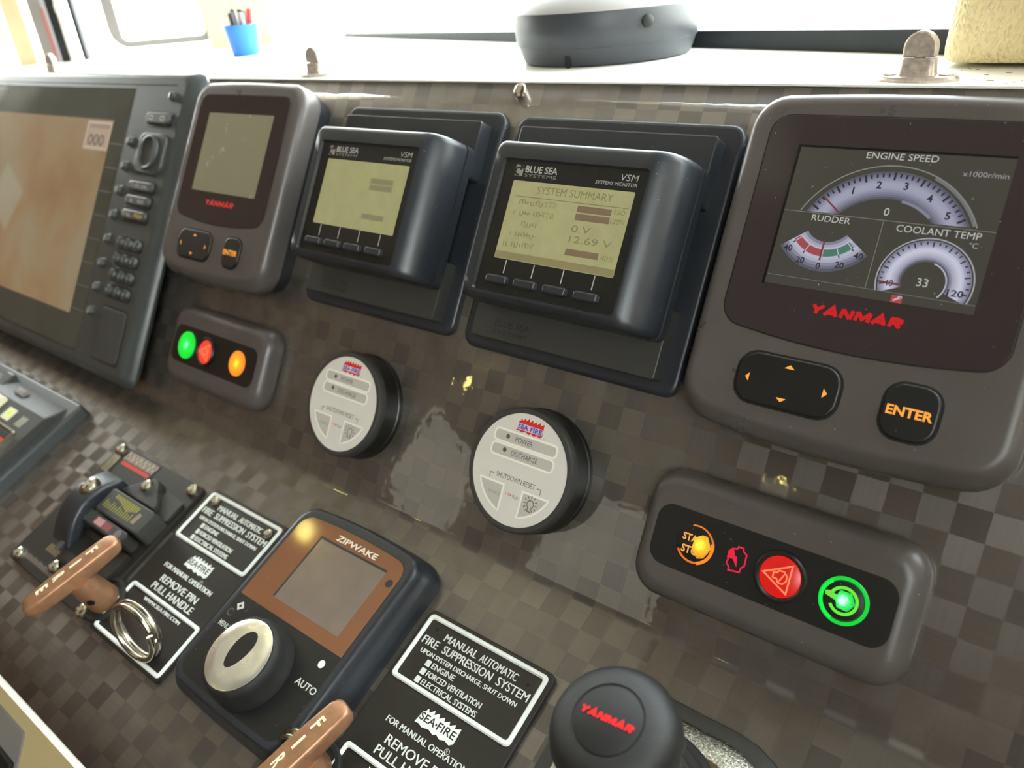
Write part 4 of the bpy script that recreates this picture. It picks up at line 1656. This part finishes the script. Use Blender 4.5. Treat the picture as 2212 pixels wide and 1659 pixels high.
pull_sign(-362.4, -45.2, 'black fire sign with two screws, beside the battery isolator and the split ring', True)
pull_sign(-137.9, -46.0, 'black fire sign without screws, between the trim tab controller and the throttle', False)
pull_handle(-369.0, -145.2, 36, 'copper pull handle in full view left of the screwed fire sign', 1)
pull_handle(-142.5, -146.5, 23, 'copper pull handle cut off by the bottom of the picture', -1)
pin_ring(-362.4 + 59, -45.2 - 102.5, 19.4, (.138, -.872, .469), 19.4, 'steel split ring standing on the lower half of the screwed fire sign')
pin_ring(-137.9 - 11, -46.0 - 98, 15, (.045, -.865, .5), 10.5, 'steel split ring partly hidden behind the copper handle at the bottom')

# ------------------------------------------------------------------ trim tab controller
tc_ = thing('trim_tab_controller', 'black trim tab controller with silver topped knob and orange reflection painted on its screen', 'controller', ML, (-206, -90, 0))
b = B()
b.loft([[(x, y, z) for x, y in RR(-hw, hw, -hh, hh, r, bt=3.2, bb=1.5)] for hw, hh, r, z in
        ((60.5, 67, 13, 0), (60.5, 67, 13, 5), (59.6, 66.4, 13, 8), (57.4, 65.4, 12, 11.5), (55.6, 64.4, 12, 13.4), (54.8, 63.9, 11.6, 15.0), (53.4, 62.9, 11, 18.2), (51.6, 61.6, 10, 19.8), (49.6, 60.2, 9.4, 20))])
b.build('housing', 'dark_plastic', tc_)
b = B()
b.flat(RR(-47.6, 47.6, -58.8, 57.0, 9, bt=2.4, bb=1.0), 20.08)
b.build('front_film', 'black_plastic', tc_)
b = B()
up = [p_ for p_ in RR(-47.2, 47.2, -60, 56.4, 8.6, bt=2.4) if p_[1] > -5.0]
b.flat([(-47.2, -5.2), (47.2, -5.2)] + [p_ for p_ in up if p_[1] > -5.2], 20.16)
om = b.build('reflection_toned_screen', 'orange_reflection', tc_)
b = B()
b.flat([(-22.6, 2.9), (36.2, 2.9), (36.2, 47.2), (-22.6, 47.2)], 20.22)
b.build('display', 'brown_display', om)
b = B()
b.stroke([(-23.4, 3.4), (-23.4, 48.0), (36.0, 48.0)], 1.5, 20.24)  # shadow along the display edge, painted as a dark line
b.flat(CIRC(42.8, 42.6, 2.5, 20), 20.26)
b.build('screen_edge_shadow_line', 'side_plastic', om).name = 'sensor_and_edge_shadow'
b = B()
zc = lin('e6dccc')
b.text('ZIPWAKE', -12.6, 50.6, 3.9, 20.24, 36, bold=.02, col=zc)
b.build('maker_lettering', 'print', om)
b = B()
k = lin('c4c6be')
b.text('AUTO', 31.0, -28.9, 4.0, 20.2, 16.6, align='L', bold=.02, col=k)
b.text('MENU', -45.0, -27.0, 3.2, 20.2, 9.5, bold=.02, col=k)
b.flat([(-39.6 + r_ * math.cos(a_ * .3927), -11.8 + r_ * math.sin(a_ * .3927)) for a_, r_ in enumerate((3.4, 2.6, 2.2, 2.4, 3.0, 2.4, 2.2, 2.4, 3.4, 2.4, 2.2, 2.4, 3.0, 2.4, 2.2, 2.6))], 20.2, k)
b.flat(CIRC(-39.6, -11.8, 1.0, 12), 20.24, lin('20201e'))
b.stroke(ARC(-43.0, -17.6, 2.2, 30, 330, 14), .5, 20.2, col=lin('6a6a64'))
b.flat(CIRC(38.8, -13.4, 2.3, 18), 20.22, lin('e8ece4'))
b.stroke([(26, -30.4), (48.4, -30.6)], .5, 20.2, col=lin('0c0c0c'))
b.stroke([(-48, -28.4), (-44, -28.4)], .5, 20.2, col=lin('0c0c0c'))
b.build('film_print', 'print', tc_)
# knob
b = B()
kr = []
for r_, z in ((25.5, 20), (25.5, 22), (24.2, 24), (24.0, 31), (23.4, 34), (22.0, 36), (21.2, 36.4)):
    kr.append([(r_ * (1 + (.012 * math.cos(i * 2 * math.pi * 12 / 72) if z > 22 else 0)) * math.cos(2 * math.pi * i / 72) + .5,
                r_ * (1 + (.012 * math.cos(i * 2 * math.pi * 12 / 72) if z > 22 else 0)) * math.sin(2 * math.pi * i / 72) - 34.3, z) for i in range(72)])
b.loft(kr)
kn = b.build('knob', 'rubber', tc_)
b = B()
b.lathe([(20.8, 35.8), (20.8, 36.6), (20.0, 37.1), (14, 37.5), (8, 37.7), (.2, 37.8)], .5, -34.3, 56)
b.build('knob_cap', 'brass_cap', kn, label='shiny pale metal cap')
b = B()
sl = []
for i in range(40):
    a_ = 2 * math.pi * i / 40
    y = 11.6 * math.sin(a_)
    w_ = 6.4 + .8 * math.sin(a_)
    sl.append((.5 + w_ * math.cos(a_) + 1.0 * math.sin(a_), -34.3 + 2.4 + y))
b.slab(sl, 37.0, 38.0, .4, 2)
b.loft([[(x, y, 38.02) for x, y in inset(sl, .6)], [(x, y, 37.9) for x, y in inset(sl, 2.0)]], False, True)
b.build('finger_dent', 'black_plastic', kn, label='black oval finger dent')

# ------------------------------------------------------------------ battery isolator panel
ip = thing('isolator_panel', 'black lever isolator panel with red striped label and five screws', 'switch panel', ML, (-495.5, -47, 0))
b = B()
b.slab(RR(0, 124, -116, 0, 5), 0, 4, .8, 2)
b.build('base_plate', 'sign_black', ip)
b = B()
b.slab(RR(4, 14, -27, -10, 2), 3.9, 5.2, .5, 2)
b.build('edge_clip', 'steel', ip)
b = B()
b.box(-1.4, 1, -92, -64, .5, 4.4)
b.build('edge_clip', 'steel', ip)
b = B()
b.slab(RR(17, 64, -15.5, -1, 1.5), 3.9, 4.3, 0)
lab = b.build('label_plate', 'sign_black', ip)
b = B()
for i in range(15):
    x = 19 + i * 3.0
    b.stroke([(x, -2.2), (x - .5, -10.6)], 1.3 + .5 * (i % 3 == 0), 4.35, col=lin('b8a896'))
    b.stroke([(x + 1.3, -3.4 - (i % 2) * 3), (x + 1.2, -6.2 - (i % 2) * 3)], .9, 4.35, col=lin('a8988a'))
b.flat([(19.4, -15.0), (60.6, -15.0), (60.6, -11.6), (19.4, -11.6)], 4.36, lin('c8322a'))
b.build('label_print', 'print', lab)
# arched lever
b = B()
secs = []
for i in range(15):
    t_ = i / 14
    y = -27 - 60 * t_
    x0 = 35 + 3 * t_
    zt = 8 + 19 * math.sin(math.pi * min(1, .12 + .86 * t_)) ** .8
    if t_ > .8:
        zt = max(6, zt)
    th_ = 9 if 0 < i < 14 else 5
    secs.append([(x, y, z) for x, z in RR(x0 - 4, x0 + 22, max(4, zt - 14), zt, 4 if 0 < i < 14 else 2, nc=4, ns=2)])
b.loft(secs, True, True)
lev = b.build('lever', 'dark_plastic', ip)
add_screw(lev, 47, -45, 24.5, 8.0, 'steel', name='lever_screw')
# wedge plate
b = B()
b.slab([(57, -33), (104, -33), (104, -29), (84, -13), (78, -13), (57, -30)], 4, 11, 1, 2)
wd_ = b.build('arrow_plate', 'strip_plastic', ip)
add_screw(wd_, 79, -21, 11, 5.2, 'steel')
# boxes
b = B()
b.slab(RR(62, 121, -55, -35, 3), 4, 20, 1.5, 3)
bx_ = b.build('label_box', 'strip_plastic', ip)
b = B()
for i in range(13):
    x = 74 + i * 2.6
    h_ = 3 + 4 * math.exp(-((i - 8) / 4) ** 2)
    b.stroke([(x, -38.0), (x - .6, -38.0 - h_)], 1.0, 20.05, col=lin('b0ac30'))
    b.stroke([(x - 6 + i * .4, -44.4 - (i % 3)), (x - 6 + i * .4, -50.5)], .8, 20.05, col=lin('a8a438'))
b.flat([(107, -50), (112, -50), (113, -42), (109, -41)], 20.05, lin('8a7a66'))
b.build('yellow_print', 'print', bx_, label='worn yellow lettering')
b = B()
b.slab(RR(50, 113, -66, -56, 3), 4, 18, 1.5, 3)
br_ = b.build('breaker_rocker', 'strip_plastic', ip)
b = B()
b.flat([(72, -63.5), (83, -63.5), (83, -58), (72, -58)], 18.05, lin('b88488'))
b.flat([(83.5, -63.5), (94, -63.5), (94, -58), (83.5, -58)], 18.05, lin('86424e'))
b.flat(CIRC(104, -61, 3.6, 18), 18.05, lin('706c72'))
b.build('rocker_print', 'print', br_)
b = B()
b.slab(RR(56, 118, -96, -67, 3), 4, 9, 1.2, 2)
b.build('lower_cover', 'sign_black', ip)
b = B()
b.flat([(60, -72), (84, -72), (84, -88), (60, -88)], 9.06)
b.build('cover_slot', 'gap_black', ip)
b = B()
b.slab([(50, -64), (55, -64), (56, -92), (51, -92)], 4, 12, .6, 2)
b.build('guide_rail', 'strip_plastic', ip)
b = B()
b.slab([(96, -16), (119, -18), (119, -34), (106, -34), (106, -29), (96, -21)], 4, 6.5, .8, 2)
b.build('side_cover', 'strip_plastic', ip)
b = B()
for i in range(7):
    b.stroke([(33 + i * 2.5, -90.8), (32.4 + i * 2.5, -97)], 1.0, 4.08, col=lin('a8926e'))
for i in range(24):
    b.stroke([(14 + i * 2.9, -105.2 - (i % 3) * .4), (13.6 + i * 2.9, -109.4)], 1.1, 4.08, col=lin('8a7c74'))
b.build('plate_print', 'print', ip)
for x, y in ((6.4, -5), (114.8, -5.4), (11, -110), (118.2, -111.9), (58, -102)):
    add_screw(ip, x, y, 4.1, 5.2, 'steel')

# ------------------------------------------------------------------ switch panel at the left edge
sp_ = thing('rocker_switch_panel', 'dark rocker switch panel with green lit lens, cut off by left picture edge', 'switch panel', ML, (-640, -110, 0))
X = lambda x: x + 640
Y = lambda y: y + 110


def P2(pts):
    return [(x + 640, y + 110) for x, y in pts]


b = B()
b.slab(P2(RR(-800, -575, -190, -36, 5)), 0, 12, 2.5, 3)
b.build('base_flange', 'plotter_plastic', sp_)
b = B()
b.loft([[(x, y, z) for x, y in P2(RR(-790, x1, -186, y1, 3))] for x1, y1, z in ((-586, -46, 12), (-586, -46.5, 12.6), (-586.5, -63.5, 19.5), (-587.5, -64.5, 20))])
b.build('raised_face', 'strip_plastic', sp_)
b = B()
b.slab(P2(RR(-716, -700, -62, -42, 2)), 12, 17, 1.5, 2)
b.build('mounting_lug', 'plotter_plastic', sp_)
b = B()
b.slab(P2([(-668, -57.5), (-652, -57.5), (-652, -50.5), (-668, -50.5)]), 15, 19.4, .8, 2)
b.build('clip', 'grey_frame', sp_)
b = B()
b.slab(P2(RR(-690, -660, -80, -66, 2.5)), 20, 22.5, 1, 2)
b.build('lamp_lens', 'cream_lens', sp_, label='cream lamp lens')
b = B()
b.slab(P2(RR(-646, -630, -83, -70.5, 1)), 20, 20.6, .2, 2)
gl_ = b.build('status_lens', 'cream_lens', sp_, label='lens lit green by a lamp behind it')
b = B()
b.flat(P2(CIRC(-637.5, -76, 3.4, 18)), 20.7)
b.build('lit_spot', 'green_lens', gl_)
b = B()
for i in range(5):
    b.stroke(P2([(-615 + i * 2.4, -71.5 - (i % 2)), (-616.4 + i * 2.4, -82.5)]), 1.3, 20.1, col=lin('b8b8a4'))
b.build('switch_lettering', 'print', sp_)
b = B()
b.frame(P2(RR(-700, -598, -124, -87, 3)), P2(RR(-697, -601, -121, -90, 2)), 20, 24, 1)
b.build('rocker_bezel', 'steel', sp_)
b = B()
b.slab(P2(RR(-696.6, -601.4, -120.6, -90.4, 2)), 19.8, 22.5, .8, 2)
b.build('rocker', 'red_plastic', sp_, label='red rocker')
b = B()
b.slab(P2(RR(-696.6, -601.4, -97, -90.4, 2)), 19.8, 23, .8, 2)  # shaded end of the rocker, laid on as a black slab
b.build('rocker_shade', 'matte_black', sp_, label='shade painted black on the upper end of the rocker')

# ------------------------------------------------------------------ throttle lever
th_ = thing('throttle_lever', 'black throttle knob on ribbed rubber boot with pitted chrome base', 'throttle', ML, (18, -76, 0))
b = B()
b.loft([[(x, y, z) for x, y in RR(-57 + d, 60 - d, -66 + d, 50 - d, 38 - d)] for d, z in ((0, 0), (1, 2.2), (4, 3.6), (8, 4))])
b.build('base_gasket', 'gasket_rubber', th_)
b = B()
b.loft([[(x, y, z) for x, y in RR(-48 + d, 51 - d, -58 + d, 42 - d, 32 - d * .6)] for d, z in ((0, 3.6), (0, 5), (2, 7.0), (9, 9.4), (11, 10))])
b.build('base_plate', 'pitted_chrome', th_)
b = B()
b.flat(RR(-36.6, 39.6, -46.6, 30.6, 25), 10.08)
b.build('base_top', 'chrome', th_, label='smooth bright top of the base')
b = B()
pr = []
for k in range(6):
    r_ = 33 - k * 4.0
    z = 10 + k * 7.0
    pr += [(r_, z), (r_ + .8, z + 2.2), (r_ - .4, z + 4.6), (r_ - 3.2, z + 5.0)]
b.lathe(pr, 0, 0, 48)
b.build('ribbed_boot', 'rubber', th_)
b = B()
b.tube([(0, 0, 40), (1, 1, 55), (1.5, 4, 70)], 7.5, 16)
b.build('lever_shaft', 'chrome', th_)
ax_ = Vector((-.06, .06, 1.0)).normalized()
kc = Vector((1.4, 4.3, 82.9))
rgt = Vector((1, .02, 0))
rgt = (rgt - ax_ * rgt.dot(ax_)).normalized()
upv = ax_.cross(rgt)
KM = Matrix(((rgt.x, upv.x, ax_.x, kc.x), (rgt.y, upv.y, ax_.y, kc.y), (rgt.z, upv.z, ax_.z, kc.z), (0, 0, 0, 1)))
b = B()
pr = [(8, -26), (15, -22), (21.5, -15), (24.4, -8), (25.6, -1), (25.2, 4.5), (23.4, 8.6), (20.4, 11.0), (17.0, 12.2), (14.2, 12.6), (14.0, 12.2)]
rings = []
for r_, z in pr:
    rings.append([(r_ * (1 + (.035 * math.cos(14 * a_) if -16 < z < -4 else 0)) * math.cos(a_), r_ * (1 + (.035 * math.cos(14 * a_) if -16 < z < -4 else 0)) * math.sin(a_), z)
                  for a_ in [2 * math.pi * i / 84 for i in range(84)]])
b.loft(rings, True, True)
b.xf(KM)
kb = b.build('knob', 'knob_rubber', th_, sharp=60)
b = B()
b.lathe([(13.4, 11.8), (13.2, 12.6), (12.8, 12.9), (.2, 13.1)], 0, 0, 48)
b.xf(KM)
b.build('knob_disc', 'matte_black', kb)
b = B()
tilt = Matrix.Rotation(math.radians(2), 4, 'Z')
block_word(b, 'YANMAR', -11.4, -1.7, 21.6, 3.6, 13.2)
b.xf(KM @ tilt)
b.build('maker_lettering', 'red_ink', kb, label='red slanted lettering')

# ------------------------------------------------------------------ on the dashboard
def fastener(x, y, label, rz):
    t = thing('turn_button', label, 'fastener', MW, (x, y, 0), rz, group='corroded turn buttons along the dashboard edge')
    b = B()
    b.loft([[(px, py, z) for px, py in CIRC(0, 0, rx, 36, ry)] for rx, ry, z in ((18.6, 9.5, 0), (18.6, 9.5, 1.0), (17.8, 8.9, 1.6), (17.4, 8.5, 2.2), (15.5, 7.4, 2.4))])
    b.build('oval_plate', 'worn_steel', t)
    for sx in (-1, 1):
        b = B()
        b.lathe([(3.4, 2.2), (3.2, 3.0), (.2, 3.4)], sx * 12.5, 0, 16)
        b.build('rivet', 'worn_steel', t)
    b = B()
    b.loft([[(px, py, z) for px, py in RR(-hw, hw, -hd, hd, 2.6, nc=4, ns=3)] for hw, hd, z in ((8.4, 5.0, 2), (7.9, 4.4, 4), (7.6, 4.2, 8), (7.7, 4.3, 9.6), (7.0, 3.8, 10.2))])
    b.build('post', 'worn_steel', t)
    b = B()
    outl = [(-7.2, 10.6), (-7.3, 13.5)] + [(-7.3 * math.cos(math.radians(a_)), 14.6 + 7.4 * math.sin(math.radians(a_))) for a_ in range(0, 181, 12)] + [(7.3, 13.5), (7.2, 10.6), (2.2, 10.6), (1.2, 9.8), (-1.2, 9.8), (-2.2, 10.6)]
    outl = outl[::-1]
    b.loft([[(px, dy, pz) for px, pz in (outl if k == 0 else inset(outl, k))] for dy, k in ((3.0, .8), (2.4, 0), (-2.4, 0), (-3.0, .8))], True, True)
    b.build('turn_head', 'worn_steel', t)
    return t


fastener(30.5, 13.5, 'corroded metal turn button beside the cream leather cushion', 0)
fastener(-417, 12.5, 'corroded metal turn button above the left engine display', 4)
fastener(-893, 14, 'corroded metal turn button at the far left behind the chart plotter', 8)

cm = thing('round_speaker', 'round dark grey puck shaped speaker standing on the white dashboard', 'speaker', MW, (-209, 117, 0))
b = B()
b.lathe([(58, 0), (60.5, 1.2), (62.5, 6), (64.4, 12)], n=72, cap1=False)
b.build('lower_shell', 'compass_grey', cm)
b = B()
b.lathe([(64.8, 12), (65.6, 13), (66.4, 22), (66.6, 33), (66.0, 34.2)], n=72, cap1=False)
b.build('side_band', 'compass_grey', cm)
b = B()
b.lathe([(66.0, 34), (64, 36), (58, 41), (48, 46), (30, 50), (.3, 51)], n=72)
b.build('top_shell', 'grey_frame', cm)
b = B()
b.slab(RR(-2, 2, -5.2, 4, 1.9, nc=5, ns=2), 0, 2.4, .5, 2)
b.xf(Matrix.Translation((8, -60.8, 5)) @ Matrix.Rotation(math.radians(7.5), 4, 'Z') @ Matrix.Rotation(math.radians(80), 4, 'X'))
b.build('drain_slot', 'gap_black', cm)
b = B()
b.lathe([(4.2, 0), (4.0, 2), (2.6, 3), (.2, 3.2)], n=20)
b.xf(Matrix.Translation((55.0, -36.5, 26)) @ Matrix.Rotation(math.radians(56.4), 4, 'Z') @ Matrix.Rotation(math.radians(88), 4, 'X'))
b.build('side_screw', 'matte_black', cm)

cu = thing('leather_cushion', 'cream grained leather cushion block at the right end of the dashboard', 'cushion', MW, (29, 54, 0), -4)
b = B()
rings = []
for k, z in ((6, 1.8), (2.4, 2.6), (.6, 5), (0, 9), (0, 60), (0, 118), (3, 126), (9, 130)):
    lean = (z - 6) * .075
    rings.append([(x + lean, y, z) for x, y in RR(k, 150 - k, k, 90 - k, max(2, 12 - k), nc=6, ns=10)])
b.loft(rings, True, True)
b.build('leather_cover', 'leather', cu)
b = B()
b.box(40, 140, 22, 80, 0, 2.4)
b.build('base_block', 'cabin_wood', cu)

cp_ = thing('pen_cup', 'small blue plastic cup holding pens on the white dashboard', 'cup', MW, (-736, 168, 0))
b = B()
b.lathe([(14.6, 0), (15.6, 1), (17.4, 14), (19.6, 30), (20.0, 33), (19.0, 33), (16.4, 14), (14.4, 2.5), (.3, 2.5)], n=40)
b.build('cup', 'blue_plastic', cp_)
for i, (x, y, lx, ly, h_, m_, lab_) in enumerate(((-12, 4, -8, 2, 46, 'pen_black', 'black pen leaning out left of the blue cup'), (-6, -6, -2, -2, 43, 'pen_black', 'black pen at the front of the blue cup'),
                                               (0, 8, 1, 3, 44, 'grey_frame', 'grey pen upright in the middle of the blue cup'), (6, -3, 3, 0, 46, 'pen_black', 'black pen right of the middle in the blue cup'),
                                               (11, 4, 6, 3, 46, 'pen_red', 'red capped pen leaning out right of the blue cup'), (12, -5, 5, -2, 42, 'grey_frame', 'grey pen leaning right in front of the red pen'))):
    t = thing('pen', lab_, 'pen', MW, (-736 + x * .75, 168 + y * .75, 3), group='pens in the blue cup')
    b = B()
    b.tube([(0, 0, 0), (lx * .55, ly * .55, h_ * .62)], 2.7, 10)
    b.build('barrel', 'pen_black' if m_ == 'pen_red' else m_, t)
    b = B()
    b.tube([(lx * .55, ly * .55, h_ * .62), (lx * .95, ly * .95, h_ * .97), (lx, ly, h_)], 3.1, 10)
    b.build('cap', m_, t)

# uprights beyond the port windows
def upright(name, label, cat, ta, tb, o0, o1, material, h=540):
    t = thing(name, label, cat, MW, (*wall_pt(DL, (ta + tb) / 2, (o0 + o1) / 2), 0))
    c = wall_pt(DL, (ta + tb) / 2, (o0 + o1) / 2)
    b = B()
    q_ = [wall_pt(DL, ta, o0), wall_pt(DL, tb, o0), wall_pt(DL, tb, o1), wall_pt(DL, ta, o1)][::-1]
    b.slab([(x - c[0], y - c[1]) for x, y in q_], 0, h, 1.5, 2, bot=True)
    b.build('body', material, t)
    return t


up1 = upright('folded_blind', 'grey folded blind with reddish streak at the far left', 'blind', 415, 433, -10, 4, 'grey_frame')
b = B()
x0, y0 = [p - q_ for p, q_ in zip(wall_pt(DL, 417, -10.6), wall_pt(DL, 424, -3))]
x1, y1 = [p - q_ for p, q_ in zip(wall_pt(DL, 412.5, -10.6), wall_pt(DL, 424, -3))]
b.add([(x0, y0, 8), (x1, y1, 8), (x1, y1, 70), (x0, y0, 70)], [(0, 1, 2, 3)], lin('b06a62'))
b.build('red_streak', 'print', up1)
upright('dark_post', 'dark grey post between the blind and white pole at far left', 'post', 392, 409, -8, 10, 'window_rubber')
wp = thing('white_pole', 'white pole in front of dark posts at the far left', 'pole', MW, (*wall_pt(DL, 388, -14), 0))
b = B()
b.lathe([(5.5, 0), (4.2, 3), (4.0, 60), (5.2, 64), (5.2, 72), (4.0, 76), (4.0, 540)], n=20)
b.build('pole', 'white_gelcoat', wp)
upright('thin_dark_strip', 'thin dark upright strip right of the white pole', 'strip', 372, 379, -6, 6, 'window_rubber')
